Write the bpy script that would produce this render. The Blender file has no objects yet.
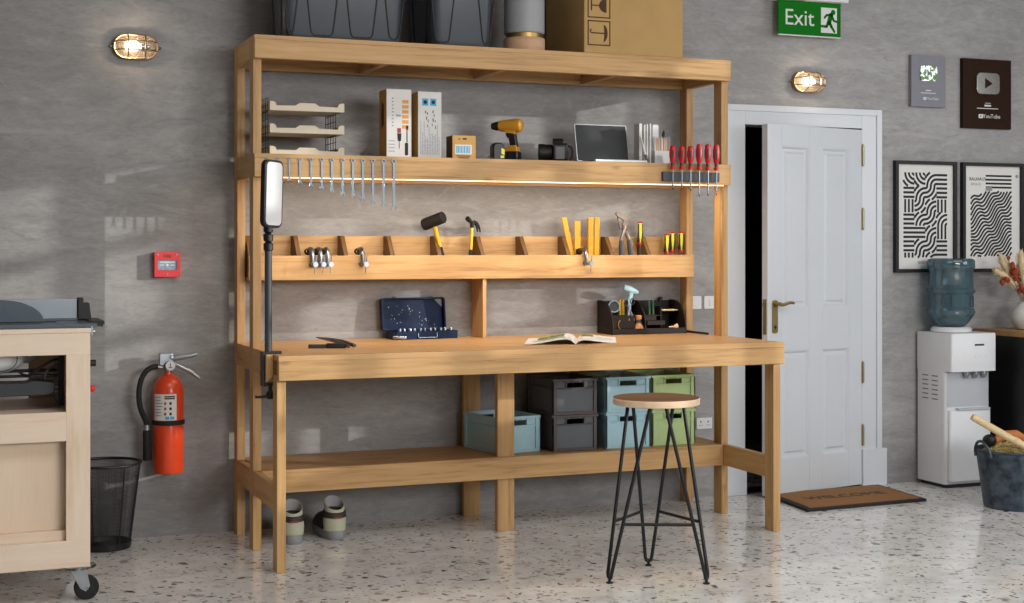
import bpy, bmesh, math, random
from mathutils import Vector, Matrix, Euler
random.seed(7)
PI = math.pi
sc = bpy.context.scene
COL = sc.collection

# ---------------------------------------------------------------- materials
def srgb(h):
    if not isinstance(h, str): return tuple(h)
    h = h.lstrip('#'); o = []
    for i in (0, 2, 4):
        c = int(h[i:i+2], 16) / 255
        o.append(c / 12.92 if c <= .04045 else ((c + .055) / 1.055) ** 2.4)
    return tuple(o)

def new_mat(name):
    m = bpy.data.materials.new(name); m.use_nodes = True
    nt = m.node_tree
    return m, nt, nt.nodes['Principled BSDF']

def pm(name, col, rough=.5, metal=0, var=.08, scale=18, spec=.5, bump=0, emit=None, estr=0, coat=0):
    """plain material with slight procedural tone variation"""
    m, nt, b = new_mat(name)
    c = srgb(col)
    tc = nt.nodes.new('ShaderNodeTexCoord')
    n = nt.nodes.new('ShaderNodeTexNoise'); n.inputs['Scale'].default_value = scale; n.inputs['Detail'].default_value = 4
    r = nt.nodes.new('ShaderNodeValToRGB')
    r.color_ramp.elements[0].position = .3; r.color_ramp.elements[1].position = .7
    r.color_ramp.elements[0].color = (*[x * (1 - var) for x in c], 1)
    r.color_ramp.elements[1].color = (*[min(1, x * (1 + var)) for x in c], 1)
    L = nt.links.new
    L(tc.outputs['Object'], n.inputs['Vector']); L(n.outputs['Fac'], r.inputs['Fac']); L(r.outputs['Color'], b.inputs['Base Color'])
    b.inputs['Roughness'].default_value = rough; b.inputs['Metallic'].default_value = metal
    b.inputs['Specular IOR Level'].default_value = spec
    if coat: b.inputs['Coat Weight'].default_value = coat
    if bump:
        bp = nt.nodes.new('ShaderNodeBump'); bp.inputs['Strength'].default_value = bump; bp.inputs['Distance'].default_value = .003
        L(n.outputs['Fac'], bp.inputs['Height']); L(bp.outputs['Normal'], b.inputs['Normal'])
    if emit is not None:
        b.inputs['Emission Color'].default_value = (*srgb(emit), 1); b.inputs['Emission Strength'].default_value = estr
    return m

def wood(name, dark, light, axis, rough=.5, fine=26, along=1.1, knots=True, contrast=1.0):
    m, nt, b = new_mat(name); L = nt.links.new
    tc = nt.nodes.new('ShaderNodeTexCoord'); mp = nt.nodes.new('ShaderNodeMapping')
    oi = nt.nodes.new('ShaderNodeObjectInfo')
    vm = nt.nodes.new('ShaderNodeVectorMath'); vm.operation = 'MULTIPLY_ADD'
    cx = nt.nodes.new('ShaderNodeCombineXYZ')
    for i in range(3): L(oi.outputs['Random'], cx.inputs[i])
    vm.inputs[1].default_value = (13.1, 7.7, 5.3)
    L(cx.outputs[0], vm.inputs[0]); L(tc.outputs['Object'], vm.inputs[2])
    s = [fine] * 3; s['XYZ'.index(axis)] = along
    mp.inputs['Scale'].default_value = s
    L(vm.outputs[0], mp.inputs['Vector'])
    n1 = nt.nodes.new('ShaderNodeTexNoise'); n1.inputs['Scale'].default_value = 1; n1.inputs['Detail'].default_value = 7
    n1.inputs['Roughness'].default_value = .62; n1.inputs['Distortion'].default_value = .5
    L(mp.outputs[0], n1.inputs['Vector'])
    mp2 = nt.nodes.new('ShaderNodeMapping'); s2 = [90] * 3; s2['XYZ'.index(axis)] = 6; mp2.inputs['Scale'].default_value = s2
    L(vm.outputs[0], mp2.inputs['Vector'])
    n2 = nt.nodes.new('ShaderNodeTexNoise'); n2.inputs['Scale'].default_value = 1; n2.inputs['Detail'].default_value = 3
    L(mp2.outputs[0], n2.inputs['Vector'])
    mx = nt.nodes.new('ShaderNodeMix'); mx.inputs['Factor'].default_value = .3
    L(n1.outputs['Fac'], mx.inputs['A']); L(n2.outputs['Fac'], mx.inputs['B'])
    r = nt.nodes.new('ShaderNodeValToRGB'); cr = r.color_ramp
    d, l = srgb(dark), srgb(light)
    mid = [(a + c_) / 2 for a, c_ in zip(d, l)]
    w = .22 / contrast
    cr.elements[0].position = .5 - w; cr.elements[0].color = (*d, 1)
    cr.elements[1].position = .5 + w; cr.elements[1].color = (*l, 1)
    e = cr.elements.new(.47); e.color = (*[a * .35 + c_ * .65 for a, c_ in zip(d, l)], 1)
    L(mx.outputs['Result'], r.inputs['Fac'])
    out = r.outputs['Color']
    if knots:
        mp3 = nt.nodes.new('ShaderNodeMapping'); s3 = [9] * 3; s3['XYZ'.index(axis)] = 4.5; mp3.inputs['Scale'].default_value = s3
        L(vm.outputs[0], mp3.inputs['Vector'])
        v = nt.nodes.new('ShaderNodeTexVoronoi'); v.inputs['Scale'].default_value = 1
        L(mp3.outputs[0], v.inputs['Vector'])
        k = nt.nodes.new('ShaderNodeMapRange'); k.inputs['From Min'].default_value = .03; k.inputs['From Max'].default_value = .16
        k.inputs['To Min'].default_value = .6; k.inputs['To Max'].default_value = 0
        L(v.outputs['Distance'], k.inputs['Value'])
        sx = nt.nodes.new('ShaderNodeSeparateColor'); L(v.outputs['Color'], sx.inputs[0])
        g = nt.nodes.new('ShaderNodeMath'); g.operation = 'GREATER_THAN'; g.inputs[1].default_value = .72; L(sx.outputs[0], g.inputs[0])
        mu = nt.nodes.new('ShaderNodeMath'); mu.operation = 'MULTIPLY'; L(k.outputs[0], mu.inputs[0]); L(g.outputs[0], mu.inputs[1])
        mk = nt.nodes.new('ShaderNodeMix'); mk.data_type = 'RGBA'
        L(mu.outputs[0], mk.inputs['Factor']); L(out, mk.inputs['A']); mk.inputs['B'].default_value = (*[x * .45 for x in d], 1)
        out = mk.outputs['Result']
    L(out, b.inputs['Base Color'])
    b.inputs['Roughness'].default_value = rough; b.inputs['Specular IOR Level'].default_value = .35
    bp = nt.nodes.new('ShaderNodeBump'); bp.inputs['Strength'].default_value = .12; bp.inputs['Distance'].default_value = .002
    L(n2.outputs['Fac'], bp.inputs['Height']); L(bp.outputs['Normal'], b.inputs['Normal'])
    return m

def clear(name, tint, gloss=.12, rough=.05, body=0.0):
    """thin see-through plastic / glass: tinted transparency, some body colour, a glossy skin"""
    m = bpy.data.materials.new(name); m.use_nodes = True; nt = m.node_tree; nt.nodes.clear(); L = nt.links.new
    o = nt.nodes.new('ShaderNodeOutputMaterial')
    t = nt.nodes.new('ShaderNodeBsdfTransparent'); t.inputs[0].default_value = (*srgb(tint), 1)
    d = nt.nodes.new('ShaderNodeBsdfDiffuse'); d.inputs[0].default_value = (*srgb(tint), 1)
    g = nt.nodes.new('ShaderNodeBsdfGlossy'); g.inputs['Roughness'].default_value = rough
    m1 = nt.nodes.new('ShaderNodeMixShader'); m1.inputs[0].default_value = body
    lw = nt.nodes.new('ShaderNodeLayerWeight'); lw.inputs['Blend'].default_value = .25
    mr = nt.nodes.new('ShaderNodeMapRange'); mr.inputs['To Min'].default_value = gloss * .5; mr.inputs['To Max'].default_value = min(.9, gloss * 4)
    L(lw.outputs['Fresnel'], mr.inputs['Value'])
    m2 = nt.nodes.new('ShaderNodeMixShader')
    L(t.outputs[0], m1.inputs[1]); L(d.outputs[0], m1.inputs[2])
    L(mr.outputs[0], m2.inputs[0]); L(m1.outputs[0], m2.inputs[1]); L(g.outputs[0], m2.inputs[2]); L(m2.outputs[0], o.inputs['Surface'])
    return m

def emis(name, col, s):
    m = bpy.data.materials.new(name); m.use_nodes = True; nt = m.node_tree; nt.nodes.clear()
    o = nt.nodes.new('ShaderNodeOutputMaterial'); e = nt.nodes.new('ShaderNodeEmission')
    e.inputs[0].default_value = (*srgb(col), 1); e.inputs[1].default_value = s
    nt.links.new(e.outputs[0], o.inputs[0]); return m

def concrete():
    m, nt, b = new_mat('concrete_wall'); L = nt.links.new
    g = nt.nodes.new('ShaderNodeNewGeometry')
    def noise(scale, sz, detail=6, rough=.6, dist=.4):
        mp = nt.nodes.new('ShaderNodeMapping'); mp.inputs['Scale'].default_value = sz
        L(g.outputs['Position'], mp.inputs['Vector'])
        n = nt.nodes.new('ShaderNodeTexNoise'); n.inputs['Scale'].default_value = scale; n.inputs['Detail'].default_value = detail
        n.inputs['Roughness'].default_value = rough; n.inputs['Distortion'].default_value = dist
        L(mp.outputs[0], n.inputs['Vector']); return n
    a = noise(1.0, (.9, .9, 1.7), 9, .62, .7)
    s = noise(1.0, (2.4, 2.4, 10), 8, .68, 1.5)
    f = noise(22, (.8, .8, 1.9), 6, .7, .8)
    blot = noise(1.0, (2.7, 2.7, 6.5), 7, .68, 1.6)
    m1 = nt.nodes.new('ShaderNodeMix'); m1.inputs['Factor'].default_value = .38; L(a.outputs['Fac'], m1.inputs['A']); L(s.outputs['Fac'], m1.inputs['B'])
    m2 = nt.nodes.new('ShaderNodeMix'); m2.inputs['Factor'].default_value = .24; L(m1.outputs['Result'], m2.inputs['A']); L(f.outputs['Fac'], m2.inputs['B'])
    r = nt.nodes.new('ShaderNodeValToRGB'); cr = r.color_ramp
    cr.elements[0].position = .34; cr.elements[0].color = (.210, .207, .207, 1)
    cr.elements[1].position = .66; cr.elements[1].color = (.425, .420, .418, 1)
    e = cr.elements.new(.5); e.color = (.308, .304, .303, 1)
    L(m2.outputs['Result'], r.inputs['Fac'])
    # darker narrow scars and streaks in the plaster
    k = nt.nodes.new('ShaderNodeMapRange'); k.inputs['From Min'].default_value = .57; k.inputs['From Max'].default_value = .68
    k.inputs['To Min'].default_value = 0; k.inputs['To Max'].default_value = .45
    L(blot.outputs['Fac'], k.inputs['Value'])
    mk = nt.nodes.new('ShaderNodeMix'); mk.data_type = 'RGBA'
    L(k.outputs[0], mk.inputs['Factor']); L(r.outputs['Color'], mk.inputs['A']); mk.inputs['B'].default_value = (.20, .193, .19, 1)
    # fine broken scratches and pits
    sc_ = noise(1.0, (10, 10, 38), 7, .72, 1.2)
    k3 = nt.nodes.new('ShaderNodeMapRange'); k3.inputs['From Min'].default_value = .56; k3.inputs['From Max'].default_value = .70
    k3.inputs['To Min'].default_value = 0; k3.inputs['To Max'].default_value = .55
    L(sc_.outputs['Fac'], k3.inputs['Value'])
    mk3 = nt.nodes.new('ShaderNodeMix'); mk3.data_type = 'RGBA'
    L(k3.outputs[0], mk3.inputs['Factor']); L(mk.outputs['Result'], mk3.inputs['A']); mk3.inputs['B'].default_value = (.19, .183, .18, 1)
    k4 = nt.nodes.new('ShaderNodeMapRange'); k4.inputs['From Min'].default_value = .30; k4.inputs['From Max'].default_value = .44
    k4.inputs['To Min'].default_value = .40; k4.inputs['To Max'].default_value = 0
    L(sc_.outputs['Fac'], k4.inputs['Value'])
    mk4 = nt.nodes.new('ShaderNodeMix'); mk4.data_type = 'RGBA'
    L(k4.outputs[0], mk4.inputs['Factor']); L(mk3.outputs['Result'], mk4.inputs['A']); mk4.inputs['B'].default_value = (.46, .452, .447, 1)
    # trowelled pale smears
    k2 = nt.nodes.new('ShaderNodeMapRange'); k2.inputs['From Min'].default_value = .33; k2.inputs['From Max'].default_value = .43
    k2.inputs['To Min'].default_value = .35; k2.inputs['To Max'].default_value = 0
    L(blot.outputs['Fac'], k2.inputs['Value'])
    mk2 = nt.nodes.new('ShaderNodeMix'); mk2.data_type = 'RGBA'
    L(k2.outputs[0], mk2.inputs['Factor']); L(mk4.outputs['Result'], mk2.inputs['A']); mk2.inputs['B'].default_value = (.46, .452, .447, 1)
    L(mk2.outputs['Result'], b.inputs['Base Color'])
    b.inputs['Roughness'].default_value = .55; b.inputs['Specular IOR Level'].default_value = .35
    bp = nt.nodes.new('ShaderNodeBump'); bp.inputs['Strength'].default_value = .25; bp.inputs['Distance'].default_value = .006
    L(m2.outputs['Result'], bp.inputs['Height']); L(bp.outputs['Normal'], b.inputs['Normal'])
    return m

def terrazzo():
    m, nt, b = new_mat('terrazzo'); L = nt.links.new
    g = nt.nodes.new('ShaderNodeNewGeometry')
    nz = nt.nodes.new('ShaderNodeTexNoise'); nz.inputs['Scale'].default_value = 14; nz.inputs['Detail'].default_value = 3
    L(g.outputs['Position'], nz.inputs['Vector'])
    wv = nt.nodes.new('ShaderNodeVectorMath'); wv.operation = 'MULTIPLY_ADD'; wv.inputs[1].default_value = (.09, .09, 0)
    L(nz.outputs['Color'], wv.inputs[0]); L(g.outputs['Position'], wv.inputs[2])
    n0 = nt.nodes.new('ShaderNodeTexNoise'); n0.inputs['Scale'].default_value = 6; n0.inputs['Detail'].default_value = 7; n0.inputs['Roughness'].default_value = .7
    L(g.outputs['Position'], n0.inputs['Vector'])
    base = nt.nodes.new('ShaderNodeValToRGB'); cr = base.color_ramp
    cr.elements[0].position = .34; cr.elements[0].color = (.62, .612, .592, 1)
    cr.elements[1].position = .66; cr.elements[1].color = (.86, .85, .83, 1)
    L(n0.outputs['Fac'], base.inputs['Fac'])
    out = base.outputs['Color']
    def chips(scale, th, keep, ramp, amount, off):
        nonlocal out
        mp = nt.nodes.new('ShaderNodeMapping'); mp.inputs['Scale'].default_value = (1, 1, 0); mp.inputs['Location'].default_value = (off, off * .5, 0)
        L(wv.outputs[0], mp.inputs['Vector'])
        v = nt.nodes.new('ShaderNodeTexVoronoi'); v.inputs['Scale'].default_value = scale; L(mp.outputs[0], v.inputs['Vector'])
        sp = nt.nodes.new('ShaderNodeSeparateColor'); L(v.outputs['Color'], sp.inputs[0])
        lt = nt.nodes.new('ShaderNodeMapRange'); lt.inputs['From Min'].default_value = th; lt.inputs['From Max'].default_value = th * .82
        lt.inputs['To Min'].default_value = 0; lt.inputs['To Max'].default_value = amount; L(v.outputs['Distance'], lt.inputs['Value'])
        gt = nt.nodes.new('ShaderNodeMath'); gt.operation = 'LESS_THAN'; gt.inputs[1].default_value = keep; L(sp.outputs[0], gt.inputs[0])
        mu = nt.nodes.new('ShaderNodeMath'); mu.operation = 'MULTIPLY'; L(lt.outputs[0], mu.inputs[0]); L(gt.outputs[0], mu.inputs[1])
        cc = nt.nodes.new('ShaderNodeValToRGB'); cc.color_ramp.interpolation = 'CONSTANT'
        el = cc.color_ramp.elements
        for i, (p, col) in enumerate(ramp):
            if i < 2: e = el[i]; e.position = p
            else: e = el.new(p)
            e.color = (*srgb(col), 1)
        L(sp.outputs[1], cc.inputs['Fac'])
        mk = nt.nodes.new('ShaderNodeMix'); mk.data_type = 'RGBA'
        L(mu.outputs[0], mk.inputs['Factor']); L(out, mk.inputs['A']); L(cc.outputs['Color'], mk.inputs['B']); out = mk.outputs['Result']
    chips(46, .36, .5, [(0, '#a79c90'), (.35, '#625c57'), (.6, '#e6e0d6'), (.8, '#857b70')], .68, 3.1)
    chips(21, .32, .6, [(0, '#cdb6a2'), (.18, '#857c73'), (.5, '#ebe6dd'), (.75, '#6a625b')], .62, 0)
    chips(26, .28, .30, [(0, '#2c2825'), (.45, '#4a423b'), (.7, '#252322'), (.93, '#b08a6c')], .8, 9.7)
    chips(11, .20, .22, [(0, '#35302c'), (.55, '#c2a48c'), (.64, '#564b42'), (.85, '#2a2726')], .85, 5.3)
    L(out, b.inputs['Base Color'])
    b.inputs['Roughness'].default_value = .13; b.inputs['Specular IOR Level'].default_value = .5
    return m

M = {}
def mats():
    oak = ('#9c7546', '#d0a772')
    for ax in 'XYZ': M['oak' + ax] = wood('oak_' + ax.lower(), *oak, ax, contrast=1.35)
    M['oaktop'] = wood('oak_worktop', '#b48a58', '#d0a672', 'X', rough=.42)
    M['oakdark'] = wood('oak_dark', '#553a1d', '#74522b', 'Z')
    for ax in 'XZ': M['ply' + ax] = wood('pine_ply_' + ax.lower(), '#d9b799', '#f6e6d2', ax, fine=9, along=1.6, knots=False, rough=.55, contrast=.8)
    M['plypanel'] = wood('pine_panel', '#dfc2a6', '#f1ddc5', 'Z', fine=5, along=1.2, knots=False, rough=.6, contrast=.8)
    M['stoolwood'] = wood('pale_stool_wood', '#d2ae8a', '#ecd2b4', 'X', fine=30, knots=False)
    M['stooltop'] = wood('stool_top_wood', '#5c4125', '#7d5833', 'X', fine=24, rough=.8)
    M['walnut'] = wood('black_brown_wood', '#150d09', '#241812', 'X', rough=.55, knots=False)
    M['lampwood'] = wood('beech', '#b98e6c', '#d8b393', 'X', knots=False)
    M['toolwood'] = wood('tool_handle_wood', '#c6a878', '#e6cfa2', 'Y', knots=False)
    M['cabwood'] = wood('cabinet_top_oak', '#8d6a42', '#b98d5c', 'X', knots=False)
    M['wall'] = concrete(); M['floor'] = terrazzo()
    M['ceil'] = pm('ceiling_paint', '#8f8d8a', .8, var=.02)
    M['sidewall'] = pm('plaster_paint', '#8b8885', .8, var=.05, scale=3)
    M['white'] = pm('white_gloss_paint', '#cfd4da', .3, var=.015, scale=4)
    M['darkroom'] = pm('painted_darkness', '#08080a', .9)
    M['brass'] = pm('brass', '#a08a5c', .36, 1)
    M['sconcebrass'] = pm('polished_brass', '#b9a07c', .34, 1)
    M['steel'] = pm('steel', '#8d949b', .36, 1)
    M['chrome'] = pm('zinc_steel', '#a4abb0', .36, .85)
    M['wrenchsteel'] = pm('wrench_steel', '#77858f', .45, .85)
    M['darksteel'] = pm('dark_steel', '#2d2f31', .42, .6)
    M['black'] = pm('black_plastic', '#151617', .42)
    M['blacksatin'] = pm('black_satin', '#0c0c0d', .55)
    M['rubber'] = pm('rubber', '#191919', .75)
    M['charcoal'] = pm('charcoal_plastic', '#3b3f43', .4, var=.04)
    M['binplastic'] = pm('bin_plastic', '#454b52', .42, var=.03)
    M['white_pl'] = pm('white_plastic', '#dcdee1', .35, var=.01)
    M['red'] = pm('red_paint', '#d8451f', .3, var=.03, coat=.3)
    M['callred'] = pm('alarm_red', '#d8262c', .35, var=.03)
    M['toolred'] = pm('handle_red', '#c3161c', .35, var=.03)
    M['drillyellow'] = pm('drill_yellow', '#cd9029', .42, var=.05)
    M['sconceplate'] = pm('sconce_plate', '#8d7c62', .5, .3)
    M['yellow'] = pm('tool_yellow', '#e0b125', .4, var=.05)
    M['ruler'] = pm('ruler_yellow', '#dca01c', .45, var=.08)
    M['acid'] = pm('bright_yellow', '#dfd52a', .4, var=.04)
    M['green_pl'] = pm('crate_green', '#b6cf92', .45, var=.04)
    M['blue_pl'] = pm('crate_blue', '#aed6e4', .45, var=.04)
    M['grey_panel'] = pm('crate_panel_grey', '#596067', .45, var=.04)
    M['grey_pl'] = pm('crate_grey', '#504a49', .45, var=.05)
    M['cardboard'] = pm('cardboard', '#b5935c', .8, var=.05, scale=9)
    M['print'] = pm('brown_print', '#4a2c1c', .8)
    M['beige'] = pm('beige_plastic', '#dccfb8', .5, var=.03)
    M['paper'] = pm('paper', '#dddcd9', .7, var=.02)
    M['ink'] = pm('ink', '#1d1e20', .7)
    M['greyink'] = pm('grey_ink', '#8d8d8f', .7)
    M['navy'] = pm('navy_paint', '#0c2244', .4, 0, spec=.2, var=.25, scale=30)
    M['cream'] = pm('boot_cream', '#b8bba2', .7, var=.05)
    M['bootdark'] = pm('boot_leather', '#2f2a26', .6)
    M['bootsole'] = pm('boot_sole', '#8c8e92', .7)
    M['felt'] = pm('boot_lining', '#b6b7ba', .9)
    M['coir'] = pm('coir', '#92673a', .95, var=.25, scale=160, bump=.8)
    M['zinc'] = pm('galvanised_zinc', '#4d5863', .42, .75, var=.6, scale=22)
    M['straw'] = pm('straw', '#c2b178', .9, var=.25, scale=60)
    M['clay'] = pm('vase_ceramic', '#d7d8d2', .5)
    M['pampas'] = pm('dried_pampas', '#dcc7a2', .9, var=.1)
    M['rust'] = pm('dried_red_flower', '#97401f', .8, var=.2, scale=40)
    M['stem'] = pm('dried_stem', '#9a7a4c', .8)
    M['exitgreen'] = pm('exit_green', '#07640e', .6, spec=.12, var=.02, emit='#0a7a12', estr=.10)
    M['signwhite'] = pm('sign_white', '#d5d8d6', .4, var=.02)
    M['silverplq'] = pm('silver_plaque', '#85858f', .5, .0, spec=.2, var=.03)
    M['brownplq'] = pm('bronze_plaque', '#2a1608', .5, 0, spec=.12, var=.05)
    M['mirror'] = pm('mirror_metal', '#8f8d88', .22, 1, var=.03)
    M['saw'] = pm('saw_grey', '#59666f', .4, .3, var=.04)
    M['sawlight'] = pm('saw_light_grey', '#a9b4bd', .4, .2, var=.03)
    M['motor'] = pm('motor_pale', '#f0f4f6', .35, var=.02)
    M['frost'] = pm('frosted_shade', '#9b9ca0', .5, var=.03)
    M['gold'] = pm('gold_band', '#a98a4e', .35, .8)
    M['ltblue'] = pm('light_blue_plastic', '#b3dcea', .4, var=.02)
    M['dkgreen'] = pm('dark_green', '#1d4a2c', .45)
    M['cork'] = pm('cork', '#c98a4a', .8, var=.2, scale=90)
    M['screen'] = pm('screen_glass', '#25282b', .5, var=.02)
    M['alu'] = pm('aluminium', '#b9bcbe', .35, .7)
    M['orangeprint'] = pm('print_orange', '#df9a3c', .6)
    M['redprint'] = pm('print_red', '#9d3a36', .6)
    M['blueprint'] = pm('print_blue', '#3fa7d6', .6)
    M['tanbox'] = pm('tan_carton', '#c79a58', .7, var=.06)
    M['boxside'] = pm('carton_side_orange', '#b98d45', .7, var=.06)
    M['lilacprint'] = pm('print_grey_blue', '#93a0b4', .7)
    M['skin_pink'] = pm('blush_wood', '#cfa28a', .6, var=.1)
    M['pane'] = clear('window_pane', '#fbfdfd', .04, .02, 0)
    M['bottle'] = clear('blue_bottle_plastic', '#86a9b6', .16, .1, .18)
    M['acrylic'] = clear('clear_acrylic', '#ffffff', .03, .05, .05)
    M['lampglass'] = clear('lamp_glass', '#fff6ea', .10, .08, .22)
    M['bulb'] = emis('bulb', '#fff0dc', 6)
    M['led'] = emis('led', '#ffe2c0', 3.2)
    M['beigemetal'] = pm('plier_metal', '#8a8078', .38, .75, var=.2, scale=60)
    M['goldpaint'] = pm('gold_paint', '#c29a2e', .35, .3)
    M['dispgrey'] = pm('dispenser_grey', '#b9bdc4', .35, var=.02)
    M['ventgrey'] = pm('vent_dark', '#6e7074', .6)
    M['cabblack'] = pm('cabinet_black', '#0b0b0c', .4)
    M['orangewood'] = pm('orange_wood', '#c0763c', .6, var=.15)
    M['alarmpane'] = pm('alarm_pane', '#7f9fb0', .25, var=.2, scale=60)
    m, nt, b = new_mat('painted_leaf_reflection'); b.inputs['Metallic'].default_value = .6; b.inputs['Roughness'].default_value = .2  # reflection of plants painted into the button colour as green-white noise
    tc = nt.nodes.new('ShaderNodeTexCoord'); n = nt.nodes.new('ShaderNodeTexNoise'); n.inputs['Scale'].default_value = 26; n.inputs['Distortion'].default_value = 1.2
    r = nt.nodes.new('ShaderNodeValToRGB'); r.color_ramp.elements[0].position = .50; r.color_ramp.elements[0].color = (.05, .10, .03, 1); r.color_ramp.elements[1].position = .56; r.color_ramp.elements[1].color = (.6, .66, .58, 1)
    nt.links.new(tc.outputs['Object'], n.inputs['Vector']); nt.links.new(n.outputs['Fac'], r.inputs['Fac']); nt.links.new(r.outputs['Color'], b.inputs['Base Color']); M['leafreflection'] = m
    M['picgreen'] = pm('photo_leaf_green', '#5c7f3c', .6, var=.5, scale=60)
mats()

# ---------------------------------------------------------------- mesh builder
class MB:
    def __init__(s): s.v = []; s.f = []; s.mi = []; s.cur = 0
    def mat(s, i): s.cur = i; return s
    def add(s, vs, fs):
        o = len(s.v); s.v += [Vector(v) for v in vs]
        for f in fs: s.f.append([i + o for i in f]); s.mi.append(s.cur)
        return s
    def box(s, x0, x1, y0, y1, z0, z1, Mx=None):
        vs = [Vector(p) for p in ((x0,y0,z0),(x1,y0,z0),(x1,y1,z0),(x0,y1,z0),(x0,y0,z1),(x1,y0,z1),(x1,y1,z1),(x0,y1,z1))]
        if Mx: vs = [Mx @ v for v in vs]
        return s.add(vs, [(3,2,1,0),(4,5,6,7),(0,1,5,4),(1,2,6,5),(2,3,7,6),(3,0,4,7)])
    def cyl(s, p0, p1, r0, r1=None, n=16):
        return s.tube([p0, p1], [r0, r0 if r1 is None else r1], n)
    def tube(s, pts, r, n=8, closed=False, flat=None):
        pts = [Vector(p) for p in pts]; N = len(pts)
        rs = r if isinstance(r, (list, tuple)) else [r] * N
        tan = []
        for i in range(N):
            if closed: t = pts[(i + 1) % N] - pts[i - 1]
            else: t = pts[min(i + 1, N - 1)] - pts[max(i - 1, 0)]
            tan.append(t.normalized())
        a = Vector((0, 0, 1)) if abs(tan[0].z) < .9 else Vector((1, 0, 0))
        u = (a - tan[0] * a.dot(tan[0])).normalized()
        vs = []
        for i in range(N):
            u = (u - tan[i] * u.dot(tan[i]))
            u = u.normalized() if u.length > 1e-6 else tan[i].orthogonal().normalized()
            w = tan[i].cross(u)
            for k in range(n):
                q = 2 * PI * k / n
                vs.append(pts[i] + (u * math.cos(q) + w * math.sin(q)) * rs[i])
        fs = []
        for i in range(N if closed else N - 1):
            j = (i + 1) % N
            for k in range(n):
                k2 = (k + 1) % n
                fs.append((i*n+k, i*n+k2, j*n+k2, j*n+k))
        if not closed:
            fs.append(tuple(range(n))[::-1]); fs.append(tuple((N-1)*n + k for k in range(n)))
        return s.add(vs, fs)
    def lathe(s, prof, c=(0,0,0), n=24, Mx=None, cap=True):
        """profile of (radius, height) turned about local Z through c"""
        vs = []; N = len(prof)
        for r, z in prof:
            for k in range(n):
                q = 2 * PI * k / n
                vs.append(Vector((r * math.cos(q), r * math.sin(q), z)))
        Mx = Mx or Matrix.Identity(4)
        vs = [Mx @ v + Vector(c) for v in vs]
        fs = []
        for i in range(N - 1):
            for k in range(n):
                k2 = (k + 1) % n
                fs.append((i*n+k, i*n+k2, (i+1)*n+k2, (i+1)*n+k))
        if cap:
            fs.append(tuple(range(n))[::-1]); fs.append(tuple((N-1)*n + k for k in range(n)))
        return s.add(vs, fs)
    def prism(s, pts, a, b, plane='xz', Mx=None):
        """outline in a plane pushed from a to b along the third axis"""
        n = len(pts)
        def P(p, t):
            return Vector({'xz': (p[0], t, p[1]), 'xy': (p[0], p[1], t), 'yz': (t, p[0], p[1])}[plane])
        vs = [P(p, a) for p in pts] + [P(p, b) for p in pts]
        if Mx: vs = [Mx @ v for v in vs]
        fs = [tuple(range(n)), tuple(range(n, 2*n))[::-1]] + [(i, i + n, (i+1) % n + n, (i+1) % n) for i in range(n)]
        return s.add(vs, fs)
    def loft(s, rings, cap=True):
        n = len(rings[0]); vs = [p for r in rings for p in r]; fs = []
        for i in range(len(rings) - 1):
            for k in range(n):
                k2 = (k + 1) % n
                fs.append((i*n+k, i*n+k2, (i+1)*n+k2, (i+1)*n+k))
        if cap:
            fs.append(tuple(range(n))[::-1]); fs.append(tuple((len(rings)-1)*n + k for k in range(n)))
        return s.add(vs, fs)
    def ball(s, c, r, n=16, m=10, Mx=None):
        r = (r, r, r) if not isinstance(r, (list, tuple)) else r
        rings = []
        vs = [Vector((0, 0, -r[2]))]
        for i in range(1, m):
            t = -PI / 2 + PI * i / m
            for k in range(n):
                q = 2 * PI * k / n
                vs.append(Vector((r[0]*math.cos(t)*math.cos(q), r[1]*math.cos(t)*math.sin(q), r[2]*math.sin(t))))
        vs.append(Vector((0, 0, r[2])))
        if Mx: vs = [Mx.to_3x3() @ v for v in vs]
        vs = [v + Vector(c) for v in vs]
        fs = [(0, 1 + (k+1) % n, 1 + k) for k in range(n)]
        for i in range(m - 2):
            for k in range(n):
                a = 1 + i*n + k; b_ = 1 + i*n + (k+1) % n
                fs.append((a, b_, b_ + n, a + n))
        t = len(vs) - 1; o = 1 + (m-2)*n
        fs += [(t, o + k, o + (k+1) % n) for k in range(n)]
        return s.add(vs, fs)
    def xf(s, Mx): s.v = [Mx @ v for v in s.v]; return s
    def build(s, name, mat, parent=None, bevel=0, seg=2, origin=None, world=True, smooth=True):
        """link as ONE mesh object. world=True: vertices are in world space, the parent's location is taken off"""
        off = Vector((0, 0, 0))
        if parent is not None and world: off = ORIG.get(parent.name, Vector((0, 0, 0)))
        if origin is not None: off = Vector(origin)
        me = bpy.data.meshes.new(name)
        me.from_pydata([tuple(v - off) for v in s.v], [], s.f)
        ms = mat if isinstance(mat, (list, tuple)) else [mat]
        for mm in ms: me.materials.append(M[mm] if isinstance(mm, str) else mm)
        me.polygons.foreach_set('material_index', s.mi)
        bm = bmesh.new(); bm.from_mesh(me)
        bmesh.ops.recalc_face_normals(bm, faces=bm.faces); bm.to_mesh(me); bm.free()
        if smooth:
            me.polygons.foreach_set('use_smooth', [True] * len(me.polygons))
            me.set_sharp_from_angle(angle=math.radians(38))
        me.update()
        o = bpy.data.objects.new(name, me); COL.objects.link(o)
        if parent is not None: o.parent = parent; ORIG[o.name] = off
        else:
            o.location = off; ORIG[o.name] = off
        if bevel:
            b = o.modifiers.new('edge', 'BEVEL'); b.width = bevel; b.segments = seg; b.limit_method = 'ANGLE'; b.angle_limit = math.radians(40)
        return o
ORIG = {}

def tag(o, label=None, cat=None, group=None, kind=None):
    if label: o['label'] = label
    if cat: o['category'] = cat
    if group: o['group'] = group
    if kind: o['kind'] = kind
    return o

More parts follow.
